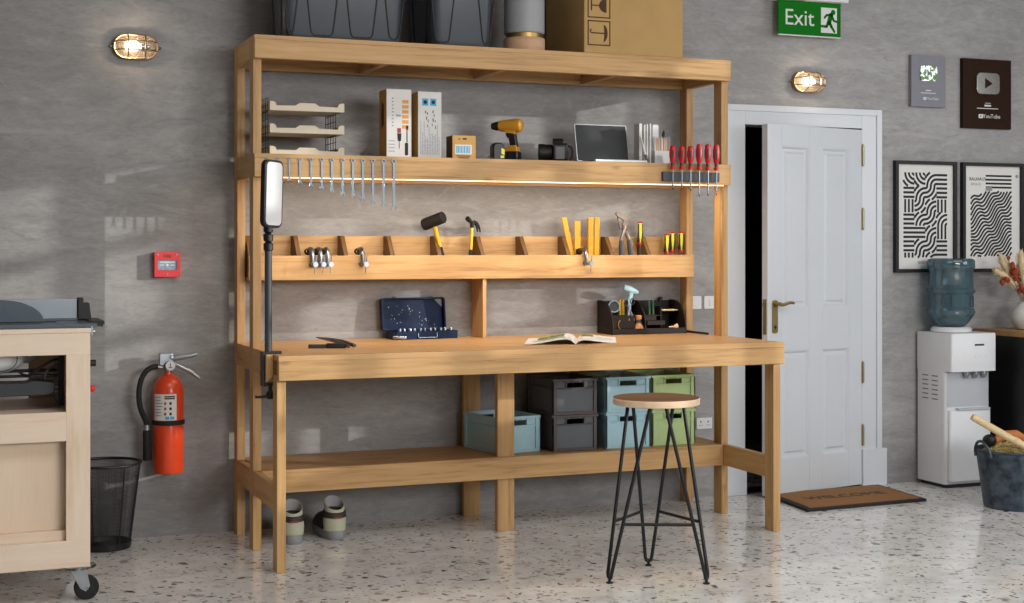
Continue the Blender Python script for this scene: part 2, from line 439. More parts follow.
def thing(name, label, cat, loc=(0,0,0), group=None, rz=0):
    o = bpy.data.objects.new(name, None); COL.objects.link(o)
    o.empty_display_size = .1
    o.location = loc; o.rotation_euler = (0, 0, rz)
    ORIG[o.name] = Vector(loc)
    return tag(o, label, cat, group)

def copy_tree(o, parent=None):
    c = o.copy(); COL.objects.link(c)
    if parent is not None: c.parent = parent
    for ch in list(o.children): copy_tree(ch, c)
    return c

def text_mb(body, size, Mx, depth=.0006, mb=None, align='CENTER'):
    cu = bpy.data.curves.new('lettering', 'FONT'); cu.body = body; cu.size = size; cu.extrude = depth
    cu.align_x = align; cu.align_y = 'CENTER'; cu.resolution_u = 3
    o = bpy.data.objects.new('lettering_source', cu); COL.objects.link(o)
    me = bpy.data.meshes.new_from_object(o)
    mb = mb or MB()
    mb.add([Mx @ v.co for v in me.vertices], [tuple(p.vertices) for p in me.polygons])
    bpy.data.objects.remove(o); bpy.data.curves.remove(cu); bpy.data.meshes.remove(me)
    return mb

def facing(x, y, z, rz=0):
    """matrix that stands text upright, facing -Y"""
    return Matrix.Translation((x, y, z)) @ Matrix.Rotation(rz, 4, 'Z') @ Matrix.Rotation(PI / 2, 4, 'X')

def rrect(w, h, r, n=5, cx=0, cy=0):
    pts = []
    for (sx, sy, a0) in ((1, 1, 0), (-1, 1, PI/2), (-1, -1, PI), (1, -1, 3*PI/2)):
        for i in range(n + 1):
            a = a0 + PI / 2 * i / n
            pts.append((cx + sx * (w/2 - r) + r * math.cos(a), cy + sy * (h/2 - r) + r * math.sin(a)))
    return pts

def circ(r, n=24, cx=0, cy=0): return [(cx + r*math.cos(2*PI*i/n), cy + r*math.sin(2*PI*i/n)) for i in range(n)]

def bez(p0, p1, p2, p3, n=10):
    p0, p1, p2, p3 = map(Vector, (p0, p1, p2, p3)); o = []
    for i in range(n + 1):
        t = i / n; u = 1 - t
        o.append(p0*u**3 + p1*3*u*u*t + p2*3*u*t*t + p3*t**3)
    return o

def nudge(t, dx, dz): t.location = (t.location.x + dx, t.location.y, t.location.z + dz)
# ---------------------------------------------------------------- room shell
W = .965
RX, LX, FY, CZ = 6.2, -4.4, -8.6, 3.35
DX0, DX1, DZ = 2.745, 3.60, 2.07      # rough opening in the back wall
def struct(name, mb, mat, bevel=0):
    return tag(mb.build(name, mat, bevel=bevel), kind='structure')
struct('floor', MB().box(LX-.2, RX+.2, FY-.2, 3.2, -.12, 0), 'floor')
struct('ceiling', MB().box(LX-.2, RX+.2, FY-.2, 3.2, CZ, CZ+.12), 'ceil')
wb = MB().box(LX, DX0, W, W+.14, 0, CZ).box(DX1, RX, W, W+.14, 0, CZ).box(DX0, DX1, W, W+.14, DZ, CZ)
struct('wall_back', wb, 'wall')
struct('wall_left', MB().box(LX-.14, LX, FY, W+.14, 0, CZ), 'sidewall')
struct('wall_front', MB().box(LX, RX, FY-.14, FY, 0, CZ), 'sidewall')
# right wall with a tall window whose muntin grid lets the low sun in
wy0, wy1, wz0, wz1 = -4.15, -1.47, 1.52, 3.2
struct('wall_right', MB().box(RX, RX+.14, FY, wy0, 0, CZ).box(RX, RX+.14, wy1, W+.14, 0, CZ)
       .box(RX, RX+.14, wy0, wy1, 0, wz0).box(RX, RX+.14, wy0, wy1, wz1, CZ), 'sidewall')
win = thing('window_1', 'tall muntin window in the side wall', 'window', (RX+.07, (wy0+wy1)/2, wz0)); win['kind'] = 'structure'
fr = MB()
fr.box(RX+.03, RX+.11, wy0, wy0+.06, wz0, wz1).box(RX+.03, RX+.11, wy1-.06, wy1, wz0, wz1)
fr.box(RX+.03, RX+.11, wy0, wy1, wz0, wz0+.06).box(RX+.03, RX+.11, wy0, wy1, wz1-.06, wz1)
fr.build('window_frame', 'white', win)
mu = MB(); k = 0
y = wy0 + .06 + .215
while y < wy1 - .1:
    mu.box(RX+.05, RX+.09, y, y+.095, wz0+.06, wz1-.06); y += .095 + .215
for z in (1.90, 2.32, 2.76): mu.box(RX+.05, RX+.09, wy0+.06, wy1-.06, z, z+.07)
mu.build('muntin_grid', 'white', win)
MB().box(RX+.066, RX+.070, wy0+.06, wy1-.06, wz0+.06, wz1-.06).build('pane', 'pane', win)
# corridor behind the door, its darkness painted into near-black walls
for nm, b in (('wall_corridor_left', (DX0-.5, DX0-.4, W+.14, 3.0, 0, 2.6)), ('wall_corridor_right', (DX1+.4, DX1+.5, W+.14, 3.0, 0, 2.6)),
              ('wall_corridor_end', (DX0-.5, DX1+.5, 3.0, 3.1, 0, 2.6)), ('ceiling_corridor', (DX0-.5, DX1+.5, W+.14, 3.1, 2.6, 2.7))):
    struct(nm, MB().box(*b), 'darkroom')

# door casing
tr = thing('trim_1', 'white moulded casing around the white panelled door', 'door casing', (3.18, W, 0)); tr['kind'] = 'structure'
Yf = W - .022
cs = MB()
cx0, cx1, cz = 2.655, 3.680, 2.128
ix0, ix1, iz = 2.790, 3.548, 2.020
for (a, b) in ((cx0, ix0), (ix1, cx1)):
    cs.box(a, b, Yf, W, .0, cz)
cs.box(ix0, ix1, Yf, W, iz, cz)
# raised outer bead
cs.box(cx0, cx0+.035, Yf-.008, Yf, 0, cz).box(cx1-.035, cx1, Yf-.008, Yf, 0, cz).box(cx0+.035, cx1-.035, Yf-.008, Yf, cz-.035, cz)
# jamb lining and stop
cs.box(DX0, ix0, W, W+.14, 0, iz+.012).box(ix1, DX1, W, W+.14, 0, iz+.012).box(DX0, DX1, W, W+.14, iz, DZ)
cs.box(ix0, ix0+.012, W+.05, W+.09, 0, iz).box(ix1-.012, ix1, W+.05, W+.09, 0, iz)
cs.build('casing', 'white', tr, bevel=.002)
for (a, b) in ((cx0-.028, ix0+.002), (ix1-.002, 3.708)):
    MB().box(a, b, Yf-.016, W, 0, .21).build('plinth_block', 'white', tr, bevel=.003)
MB().box(ix0, ix1, W, W+.14, 0, .008).build('threshold', 'darksteel', tr)

# door leaf, hinged on the right, ajar into the room (built closed at the hinge, then turned)
dr = thing('door_1', 'white four panel door standing ajar', 'door', (3.545, Yf-.004, 0), rz=math.radians(12.4)); dr['kind'] = 'structure'
DW, DH, DT, z0 = .731, 2.012, .042, .012
lf = MB()
# local: hinge at x=0, leaf spans x -DW..0, front face at y=0 going back to +DT
st, mid = .105, .10
pw = (DW - 2*st - mid) / 2
xs = [(-DW+st, -DW+st+pw), (-st-pw, -st)]
zs = [(.20, .79), (1.015, 1.90)]
fy = 0.0
lf.box(-DW, -DW+st, 0, DT, z0, DH).box(-st, 0, 0, DT, z0, DH).box(xs[0][1], xs[1][0], 0, DT, z0, DH)
for (a, b) in xs:
    lf.box(a, b, 0, DT, z0, zs[0][0]).box(a, b, 0, DT, zs[0][1], zs[1][0]).box(a, b, 0, DT, zs[1][1], DH)
lf.build('leaf_frame', 'white', dr, bevel=.0012, world=False)
for (a, b) in xs:
    for (c, d) in zs:
        p = MB(); q = .022; w2 = .05
        p.box(a, b, .016, DT-.012, c, d)
        # moulding ring sloping into a raised field
        def ring(m, y): return [Vector((a+m, y, c+m)), Vector((b-m, y, c+m)), Vector((b-m, y, d-m)), Vector((a+m, y, d-m))]
        p.loft([ring(0, .018), ring(.0, .002), ring(.006, .002), ring(.018, .014), ring(.030, .014), ring(.042, .005), ring(.046, .005)])
        p.build('door_panel', 'white', dr, world=False, smooth=False)
hb = MB()
hb.prism(rrect(.040, .178, .012, cx=-DW+.052, cy=.975), -.006, 0, 'xz')
hp = hb.build('handle_plate', 'brass', dr, world=False, bevel=.001)
lv = MB().tube([(-DW+.052, 0, 1.045), (-DW+.052, -.045, 1.045)], .010, 10)
lv.tube(bez((-DW+.045, -.045, 1.045), (-DW+.08, -.05, 1.030), (-DW+.11, -.05, 1.062), (-DW+.150, -.048, 1.046), 12), [.010,.0105,.010,.0095,.009,.0085,.0082,.008,.008,.008,.0078,.0075,.006], 8)
lv.build('lever', 'brass', hp, world=False)
MB().cyl((-DW+.052, -.0075, .920), (-DW+.052, 0, .920), .008).box(-DW+.049, -DW+.055, -.0075, 0, .907, .920).build('keyhole', 'black', hp, world=False)
MB().box(-DW-.0015, -DW, .008, .034, .88, 1.07).build('latch_plate', 'brass', dr, world=False)
MB().box(-DW-.010, -DW, .014, .028, 1.03, 1.05).build('latch_bolt', 'brass', dr, world=False)
for z in (.235, .59, 1.455, 1.815):
    h = MB().cyl((.004, -.004, z), (.004, -.004, z+.11), .008, n=12)
    h.cyl((.004, -.004, z-.006), (.004, -.004, z), .009, .006, n=12).cyl((.004, -.004, z+.11), (.004, -.004, z+.117), .006, .004, n=12)
    h.build('hinge', 'brass', dr, world=False)

# ---------------------------------------------------------------- workbench
OX, OY = 1.21, .45
bench = thing('workbench', 'large oak workbench with shelves above and below against concrete wall', 'workbench', (OX, OY, 0))
X0, X1 = .001, 2.417
LWd, LD = .038, .077                      # leg: narrow front, deep side
YM, YR = .4885, .8533
T = .019
def bb(name, mat, *bx, bevel=.002, parent=bench):
    m = MB()
    for b in bx: m.box(*b)
    return m.build(name, mat, parent, bevel=bevel)
XR = X1 - LWd; BX0, BX1 = .001, 2.414
ZW, ZA = .900, .797
ZTt, ZTb, ZSt, ZSb = 2.290, 2.187, 1.7645, 1.661
BT = .034                                  # front beam thickness
YB = YM - BT - .001
# legs and posts
bb('front_leg', 'oakZ', (X0, X0+LWd, 0, LD, 0, ZA+.02)); bb('front_leg', 'oakZ', (XR, X1, 0, LD, 0, ZA+.02))
bb('post', 'oakZ', (X0, X0+LWd, YM, YM+LD, 0, ZTt-T)); bb('post', 'oakZ', (XR, X1, YM, YM+LD, 0, ZTt-T))
bb('post', 'oakZ', (X0, X0+LWd, YR, YR+LD, 0, ZTt-T)); bb('post', 'oakZ', (XR, X1, YR, YR+LD, 0, ZTt-T))
bb('middle_leg', 'oakZ', (1.166, 1.252, YM, YM+.038, 0, ZA+.02)); bb('middle_leg', 'oakZ', (1.144, 1.232, .900, .931, 0, ZA+.02))
# worktop, notched around the posts
wt = MB()
TW = .022
n = .0015
out = [(X0, -.035), (X1, -.035), (X1, YM-n), (XR-n, YM-n), (XR-n, YM+LD+n), (X1, YM+LD+n), (X1, YR-n), (XR-n, YR-n), (XR-n, YR+LD+n), (X1, YR+LD+n), (X1, W-.012),
       (X0, W-.012), (X0, YR+LD+n), (X0+LWd+n, YR+LD+n), (X0+LWd+n, YR-n), (X0, YR-n), (X0, YM+LD+n), (X0+LWd+n, YM+LD+n), (X0+LWd+n, YM-n), (X0, YM-n)]
wt.prism(out, ZW-TW, ZW, 'xy').build('worktop', 'oaktop', bench)
bb('front_apron', 'oakX', (X0, X1, -.035, -.001, ZA, ZW-TW))
for (a, b) in ((X0, X0+.034), (X1-.034, X1)):
    bb('side_apron', 'oakY', (a, b, LD, YM, ZA, ZW-TW)); bb('side_apron', 'oakY', (a, b, YM+LD, YR, ZA, ZW-TW))
bb('back_apron', 'oakX', (X0+LWd, XR, .880, .899, ZA, ZW-TW))
# lower shelf
ZL0, ZL1 = .250, .354
bb('shelf_rail', 'oakX', (X0+.036, XR, YM-.019, YM-.001, ZL0, ZL1))
bb('shelf_rail', 'oakX', (X0+.036, XR, .880, .899, ZL0, ZL1-T))
for (a, b) in ((X0, X0+.030), (X1-.037, X1-.007)):
    bb('side_rail', 'oakY', (a, b, LD, YM, ZL0, ZL1)); bb('side_rail', 'oakY', (a, b, YM+LD, YR, ZL0, ZL1))
ls = MB().prism([(X0+LWd+.001, YM), (1.165, YM), (1.165, YM+.040), (1.253, YM+.040), (1.253, YM), (XR-.001, YM), (XR-.001, .930),
                 (1.234, .930), (1.234, .8995), (1.142, .8995), (1.142, .930), (X0+LWd+.001, .930)], ZL1-T, ZL1, 'xy')
ls.build('lower_shelf', 'oakX', bench)
# tall shelves: front beam, back beam, side beams, board
for (zb, zt, nm) in ((ZSb, ZSt, 'middle_shelf'), (ZTb, ZTt, 'top_shelf')):
    bb('front_beam', 'oakX', (BX0, BX1, YB, YM-.001, zb, zt-T))
    bb('back_beam', 'oakX', (X0+LWd, XR, YR+LD-.034, YR+LD, zb, zt-T))
    for (a, b) in ((X0, X0+.034), (X1-.034, X1)):
        bb('side_beam', 'oakY', (a, b, YM+LD, YR, zb, zt-T))
    if nm == 'top_shelf':
        MB().prism([(BX0, YB), (BX1, YB), (BX1, YM), (X1, YM), (X1, YR+LD), (X0, YR+LD), (X0, YM), (BX0, YM)], zt-T, zt, 'xy').build(nm, 'oakX', bench)
        for x in (.62, 1.21, 1.80): bb('cross_beam', 'oakY', (x-.017, x+.017, YM, YR+LD-.034, zb+.004, zt-T))
    else:
        s_ = MB().prism([(BX0, YB), (BX1, YB), (BX1, YM-n), (XR-n, YM-n), (XR-n, YM+LD+n), (X1, YM+LD+n), (X1, YR-n), (XR-n, YR-n), (XR-n, YR+LD), (X0+LWd+n, YR+LD),
                         (X0+LWd+n, YR-n), (X0, YR-n), (X0, YM+LD+n), (X0+LWd+n, YM+LD+n), (X0+LWd+n, YM-n), (BX0, YM-n)], zt-T, zt, 'xy')
        s_.build(nm, 'oakX', bench)
# tool trough
TY0, TY1, TZ0, TZ1, TZ2 = .782, .800, 1.193, 1.309, 1.404
tx0, tx1 = X0+LWd+.002, XR-.002
DIVS = [0.284, 0.514, 0.746, 0.987, 1.213, 1.446, 1.68, 1.924, 2.137]
bb('trough_front', 'oakX', (tx0, tx1+.008, TY0, TY1, TZ0, TZ1))
bb('trough_back', 'oakX', (tx0, tx1, .931, .946, TZ0, TZ2))
bb('trough_floor', 'oakX', (tx0, tx1, TY1, .931, TZ0, TZ0+.016))
dxs = [.055] + DIVS
for x in dxs:
    MB().prism([(.930, TZ2), (.880, TZ2), (TY1, TZ1-.01), (TY1, TZ0+.016), (.930, TZ0+.016)], x-.011, x+.011, 'yz').build('trough_divider', 'oakdark', bench, bevel=.0015)
MB().box(1.205, 1.224, TY0+.010, W-.012, ZW, TZ0).build('trough_support', 'oakZ', bench, bevel=.002)

# glowing strip fixed under the front beam of the middle shelf
led = MB().box(X0+.06, X1-.045, YB+.001, YB+.007, ZSb-.0042, ZSb-.0005)
tag(led.build('led_strip', 'led'), 'thin glowing warm LED strip along lower edge of middle shelf beam', 'LED strip')
# ---------------------------------------------------------------- things on the top shelf (z = ZTt)
def storage_bin(label, cx, cy, wdt, dep, us):
    t = thing('storage_bin', label, 'storage bin', (cx, cy, ZTt), 'dark storage bins on the top shelf')
    h, fl = .40, .010                     # flares outward towards the rim
    def ring(z, g, r=.045, n=5):
        return [Vector((p[0], p[1], z)) for p in rrect(wdt + 2*g, dep + 2*g, r, n)]
    m = MB().loft([ring(0, -.006, .04), ring(.008, 0), ring(h, fl), ring(h, fl - .006), ring(.012, -.006)])
    m.build('tub', 'binplastic', t, world=False)
    lid = MB().loft([ring(h-.03, fl+.012, .05), ring(h+.012, fl+.014, .05), ring(h+.022, fl, .045), ring(h+.022, fl-.04, .04), ring(h+.014, fl-.05, .035)])
    lid.build('lid', 'blacksatin', t, world=False, bevel=.002)
    # moulded U-shaped ribs on front and ends
    rb = MB()
    def urib(u0, u1, face):
        def P(u, z):
            g = fl * z / h
            return Vector((u, -dep/2 - g - .001, z)) if face == 'f' else Vector((-wdt/2 - g - .001, u, z))
        d = .012
        pts = [P(u0 - .035, h - .05), P(u0, .045)] + bez(P(u0, .045), P(u0 + .004, .016), P(u0 + .010, .014), P(u0 + .026, .013), 4)[1:]
        pts += [P(u1 - .026, .013)] + bez(P(u1 - .026, .013), P(u1 - .010, .014), P(u1 - .004, .016), P(u1, .045), 4)[1:] + [P(u1 + .035, h - .05)]
        rb.tube(pts, .0035, 6)
    for a, b in us: urib(a, b, 'f')
    urib(-dep*.28, dep*.22, 's')
    rb.build('rib', 'blacksatin', t, world=False)
    return t
storage_bin('wide dark grey ribbed storage bin at left end of top shelf', .416, .622, .548, .30, ((-.264, -.234), (-.158, -.052), (.026, .134), (.208, .260)))
storage_bin('narrower dark grey storage bin between the wide bin and the grey lamp', .984, .662, .292, .38, ((-.136, -.064), (.099, .136)))

t = thing('table_lamp', 'grey cylinder lamp on pale wooden base between bin and cardboard box', 'lamp', (1.348, .60, ZTt))
m = MB().lathe([(.098, 0), (.101, .003), (.101, .066), (.098, .070)], n=40); m.build('wooden_base', 'lampwood', t, world=False)
m = MB().lathe([(.088, .070), (.088, .092)], n=40); m.build('brass_band', 'gold', t, world=False)
m = MB().lathe([(.094, .092), (.099, .098), (.099, .40), (.094, .405), (.090, .40)], n=40); m.build('shade', 'frost', t, world=False)

t = thing('cardboard_box', 'large brown cardboard box with fragile symbols at right of top shelf', 'box', (1.865, .655, ZTt))
bx0, bx1, by0, by1, bh = 1.602, 2.141, .455, .925, .42
m = MB().box(bx0, bx1, by0, by1, ZTt, ZTt+bh); m.build('carton', 'cardboard', t, bevel=.004)
m = MB().box((bx0+bx1)/2-.001, (bx0+bx1)/2+.001, by0, by1, ZTt+bh, ZTt+bh+.0012).box(bx0, bx1, (by0+by1)/2-.03, (by0+by1)/2+.03, ZTt+bh, ZTt+bh+.001)
m.build('tape', 'tanbox', t)
pr = MB(); yp = by0 - .0008
def frame2(cx, cz, w, h, th, m):
    m.box(cx-w/2, cx+w/2, yp, by0, cz-h/2, cz-h/2+th).box(cx-w/2, cx+w/2, yp, by0, cz+h/2-th, cz+h/2)
    m.box(cx-w/2, cx-w/2+th, yp, by0, cz-h/2, cz+h/2).box(cx+w/2-th, cx+w/2, yp, by0, cz-h/2, cz+h/2)
for k, cz in enumerate((.098, .232, .366)):
    cz += ZTt; cx = bx0 + .079
    frame2(cx, cz, .122, .122, .006, pr)
    if k == 0:    # umbrella lying on its side: half disc to the right, handle to the left
        c2 = (cx+.022, cz); arc = [(c2[0]+.024*math.cos(a), c2[1]+.042*math.sin(a)) for a in [-PI/2+PI*i/12 for i in range(13)]]
        inner = [(c2[0]+.006*math.cos(a), c2[1]+.042*math.sin(a)) for a in [PI/2-PI*i/8 for i in range(9)]]
        pr.prism(arc + inner[1:-1], yp, by0, 'xz')
        pr.box(cx-.038, cx+.03, yp, by0, cz-.003, cz+.003)
        pr.tube([(cx-.038, by0-.0004, cz), (cx-.046, by0-.0004, cz+.004), (cx-.047, by0-.0004, cz+.012), (cx-.040, by0-.0004, cz+.016)], .0028, 6)
    elif k == 1:  # wine glass lying on its side
        arc = [(cx+.040-.040*math.cos(a), cz+.034*math.sin(a)) for a in [-PI/2+PI*i/12 for i in range(13)]]
        pr.prism(arc, yp, by0, 'xz'); pr.box(cx-.038, cx+.004, yp, by0, cz-.003, cz+.003); pr.box(cx-.044, cx-.037, yp, by0, cz-.026, cz+.026)
    else:
        pr.prism([(cx-.03, cz-.012), (cx+.01, cz-.012), (cx+.01, cz-.028), (cx+.04, cz), (cx+.01, cz+.028), (cx+.01, cz+.012), (cx-.03, cz+.012)], yp, by0, 'xz')
pr.build('printed_symbols', 'print', t)

# ---------------------------------------------------------------- things on the middle shelf (z = ZSt)
zs_ = ZSt
t = thing('letter_tray', 'three tier beige letter tray with black wire sides on middle shelf', 'letter tray', (.28, .68, zs_))
lx0, lx1, ly0, ly1 = .092, .438, .56, .80
for i in range(3):
    z = zs_ + .0005 + .1015 * i
    m = MB().box(lx0, lx1, ly0+.004, ly1, z, z+.006)
    hgt = .037
    cxm = (lx0+lx1)/2
    prof = [(lx0, z), (lx1, z), (lx1, z+hgt+.002), (lx1-.012, z+hgt+.005), (lx1-.026, z+hgt+.000), (lx1-.032, z+.022), (cxm+.055, z+.024), (cxm+.036, z+hgt), (cxm-.036, z+hgt),
            (cxm-.055, z+.024), (lx0+.032, z+.022), (lx0+.026, z+hgt+.000), (lx0+.012, z+hgt+.005), (lx0, z+hgt+.002)]
    m.prism(prof, ly0, ly0+.006, 'xz')
    m.box(lx0, lx0+.005, ly0+.004, ly1, z, z+.042).box(lx1-.005, lx1, ly0+.004, ly1, z, z+.042).box(lx0, lx1, ly1-.005, ly1, z, z+.042)
    m.build('tray', 'beige', t, bevel=.001)
for x, yy0 in ((lx0-.006, ly0), (lx1-.03, ly0+.03)):
    wr = MB()
    for k in range(5):
        y = yy0 + .012 + (ly1 - yy0 - .024) * k / 4
        wr.tube([(x, y, zs_+.004), (x, y, zs_+.255 if x < .2 else zs_+.225)], .0018, 5)
    for z in [zs_ + .004 + .032 * k for k in range(9 if x < .2 else 8)]: wr.tube([(x, yy0+.008, z), (x, ly1-.008, z)], .0018, 5)
    wr.build('wire_side', 'black', t)

def flatbox(m, x0, x1, z0, z1, y, d=.0007): m.box(x0, x1, y - d, y, z0, z1); return m
# carton 1: white face with orange blocks and two little tools printed on it
t = thing('tool_carton', 'tall white carton printed with orange bars and a screwdriver', 'box', (.70, .62, zs_), 'tall cartons on the middle shelf')
x0, x1, y0, y1, zt = .640, .761, .56, .68, zs_+.322
m = MB(); m.mat(0).box(x0, x1, y0, y1, zs_, zt); m.build('carton', 'paper', t, bevel=.0015)
m = MB().box(x0-.0008, x0, y0+.002, y1-.002, zs_+.002, zt-.002); m.build('side_print', 'boxside', t)
m = MB()
for k in range(6): flatbox(m, x1-.045, x1-.014, zt-.066-.0235*k, zt-.050-.0235*k, y0)
m.build('orange_bars', 'orangeprint', t)
m = MB(); r_ = random.Random(3)
for k in range(9): flatbox(m, x0+.026, x0+.034, zt-.046-.016*k, zt-.040-.016*k, y0)
m.build('dot_pattern', 'lilacprint', t)
m = MB()
for k in range(4): flatbox(m, x0+.010, x0+.040, zs_+.03+.016*k, zs_+.034+.016*k, y0)
m.build('text_lines', 'lilacprint', t)
m = MB(); flatbox(m, x0+.045, x0+.07, zt-.128, zt-.118, y0); m.build('caption_bar', 'lilacprint', t)
m = MB(); flatbox(m, x0+.052, x0+.070, zs_+.118, zs_+.140, y0); flatbox(m, x0+.095, x0+.105, zs_+.13, zs_+.152, y0)
m.build('red_print', 'redprint', t)
m = MB(); m.prism([(x0+.054, zs_+.080), (x0+.070, zs_+.080), (x0+.072, zs_+.116), (x0+.052, zs_+.116)], y0-.0007, y0, 'xz'); flatbox(m, x0+.060, x0+.063, zs_+.045, zs_+.08, y0)
flatbox(m, x0+.097, x0+.102, zs_+.075, zs_+.128, y0); m.prism(rrect(.016, .06, .006, cx=x0+.097, cy=zs_+.043), y0-.0007, y0, 'xz')
m.build('tool_print', 'ink', t)
m = MB(); m.prism([(y0+.04, zs_+.16), (y0+.075, zs_+.14), (y0+.085, zs_+.20), (y0+.075, zs_+.27), (y0+.04, zs_+.25)], x0-.0014, x0-.0008, 'yz'); m.build('side_emblem', 'print', t)
# carton 2
t = thing('tool_carton', 'tall white carton with two blue squares and lines of print', 'box', (.86, .62, zs_), 'tall cartons on the middle shelf')
x0, x1, zt = .794, .910, zs_+.316
m = MB().box(x0, x1, y0, y1, zs_, zt); m.build('carton', 'paper', t, bevel=.0015)
m = MB().box(x0-.0008, x0, y0+.002, y1-.002, zs_+.002, zt-.002); m.build('side_print', 'boxside', t)
m = MB(); flatbox(m, x0+.020, x0+.050, zt-.066, zt-.032, y0); flatbox(m, x0+.060, x0+.090, zt-.066, zt-.032, y0); m.build('blue_squares', 'blueprint', t)
m = MB()
for cx in (x0+.035, x0+.075): m.prism(circ(.009, 14, cx, zt-.049), y0-.0012, y0-.0007, 'xz')
for (u, v, w_, h_) in ((.035,.090,.004,.012),(.044,.098,.004,.010),(.040,.118,.004,.014),(.048,.132,.003,.012),(.072,.088,.004,.012),(.078,.104,.003,.014),(.072,.125,.004,.016),(.083,.132,.003,.012),(.068,.150,.003,.012),(.085,.160,.003,.016),(.046,.155,.003,.012)):
    flatbox(m, x0+u, x0+u+w_, zt-v-h_, zt-v, y0)
m.build('dark_print', 'ink', t)
m = MB(); rr = random.Random(5)
for k in range(12):
    u = x0 + .012 + .0082*k; lo = zs_ + .02; hi = zt - .14 - rr.random()*.08 + (.05 if k % 5 == 0 else 0)
    z = lo
    while z < hi:
        l = .006 + rr.random()*.018; flatbox(m, u, u+.0026, z, min(z+l, hi), y0); z += l + .003
m.build('text_lines', 'lilacprint', t)
# carton 3 small
t = thing('small_carton', 'small orange brown carton with blue white label beside tall cartons', 'box', (1.03, .62, zs_))
x0, x1, zt = .968, 1.086, zs_+.116
m = MB().box(x0, x1, .57, .66, zs_, zt); m.build('carton', 'tanbox', t, bevel=.0012)
m = MB().box(x0-.0008, x0, .573, .657, zs_+.003, zt-.003); m.build('side_print', 'print', t)
m = MB(); flatbox(m, x0+.012, x0+.098, zs_+.026, zs_+.072, .57); m.build('label', 'paper', t)
m = MB()
for u, w_ in ((.018,.004),(.025,.007),(.035,.003),(.041,.006),(.051,.003),(.057,.006),(.067,.004),(.074,.007),(.085,.004)): m.box(x0+u, x0+u+w_, .5688, .5693, zs_+.032, zs_+.066)
m.build('label_bars', 'blueprint', t)
m = MB(); flatbox(m, x0+.030, x0+.040, zt-.020, zt-.015, .57); flatbox(m, x0+.052, x0+.072, zt-.020, zt-.012, .57); flatbox(m, x0+.02, x0+.090, zs_+.016, zs_+.020, .57); flatbox(m, x0+.03, x0+.085, zs_+.006, zs_+.012, .57)
m.build('print', 'print', t)

# cordless drill (built along X, chuck towards -X)
t = thing('cordless_drill', 'yellow and black cordless drill standing on its battery', 'drill', (1.268, .60, zs_), rz=math.radians(-42))
def bl(*a, **k): return dict(world=False, **k)
Rx = Matrix.Rotation(PI/2, 4, 'Y')
m = MB().lathe([(.018, -.058), (.026, -.052), (.030, -.02), (.032, .02), (.034, .040), (.031, .056), (.020, .064)], c=(.005, 0, .172), n=24, Mx=Rx)
m.prism([(-.02, .155), (.035, .155), (.038, .130), (-.010, .138)], -.020, .020, 'xz')
m.build('motor_housing', 'drillyellow', t, world=False, bevel=.002)
m = MB().lathe([(.010, -.036), (.016, -.032), (.019, -.018), (.022, -.010), (.022, .005)], c=(-.055, 0, .172), n=20, Mx=Rx); m.build('chuck', 'black', t, world=False)
m = MB().prism([(-.004, .140), (.032, .150), (.046, .070), (.046, .052), (.010, .052), (.010, .075)], -.017, .017, 'xz'); m.build('handle', 'black', t, world=False, bevel=.005)
m = MB().prism([(-.018, .134), (-.004, .138), (.004, .112), (-.006, .112)], -.007, .007, 'xz'); m.build('trigger', 'black', t, world=False, bevel=.002)
m = MB().prism([(-.016, .046), (.050, .046), (.048, .066), (.040, .076), (.012, .076), (-.010, .062)], -.026, .026, 'xz'); m.build('battery_mount', 'drillyellow', t, world=False, bevel=.003)
m = MB().box(-.024, .054, -.032, .032, 0, .046); m.build('battery', 'black', t, world=False, bevel=.005)
t = thing('battery_pack', 'black spare battery with yellow sticker left of the drill', 'battery', (1.192, .555, zs_))
m = MB().prism([(-.032, 0), (.030, 0), (.032, .05), (.026, .072), (.012, .084), (-.018, .084), (-.032, .068)], -.025, .025, 'xz'); m.build('casing', 'black', t, world=False, bevel=.006)
m = MB().prism([(.010, .030), (.026, .026), (.026, .052), (.010, .058)], -.0258, -.0248, 'xz'); m.prism([(.006, .010), (.024, .012), (.024, .022), (.006, .022)], -.0258, -.0248, 'xz'); m.build('sticker', 'acid', t, world=False)
m = MB().tube([(1.120, .50, zs_+.003), (1.128, .50, zs_+.016), (1.136, .50, zs_+.008), (1.16, .50, zs_+.004)], .003, 6)
tag(m.build('cable_end', 'black', origin=(1.14, .50, zs_)), 'short black cable end between small carton and spare battery', 'cable')

# stills camera pointing left
t = thing('camera', 'black camera with its lens pointing left beside the laptop', 'camera', (1.515, .60, zs_), rz=math.radians(-22))
m = MB().prism(rrect(.105, .078, .012, cx=.015, cy=.043), -.030, .030, 'yz'); m = MB()
m.prism(rrect(.112, .080, .014, cx=.0, cy=.043), -.012, .050, 'yz')       # outline in Y-Z, thick along X
m.build('body', 'black', t, world=False, bevel=.003)
m = MB().prism([(-.030, .082), (.030, .082), (.022, .100), (.010, .106), (-.012, .106), (-.024, .098)], -.014, .034, 'yz'); m.build('viewfinder', 'black', t, world=False, bevel=.003)
m = MB().lathe([(.028, .0), (.036, -.004), (.036, -.034), (.039, -.040), (.039, -.062), (.035, -.066), (.033, -.060)], c=(-.012, 0, .044), n=28, Mx=Rx); m.build('lens', 'blacksatin', t, world=False)
m = MB().box(-.002, .038, -.0575, -.0562, .012, .066); m.build('side_cover', 'ventgrey', t, world=False)
m = MB().box(.0505, .053, -.036, .040, .012, .068); m.build('rear_screen', 'screen', t, world=False)
m = MB().tube([Vector((.052, -.05, .070)), Vector((.066, -.052, .066)), Vector((.074, -.054, .045)), Vector((.071, -.054, .02)), Vector((.060, -.052, .006))], .0045, 6); m.build('strap', 'black', t, world=False); t.scale = (1.1, 1.1, 1.1)

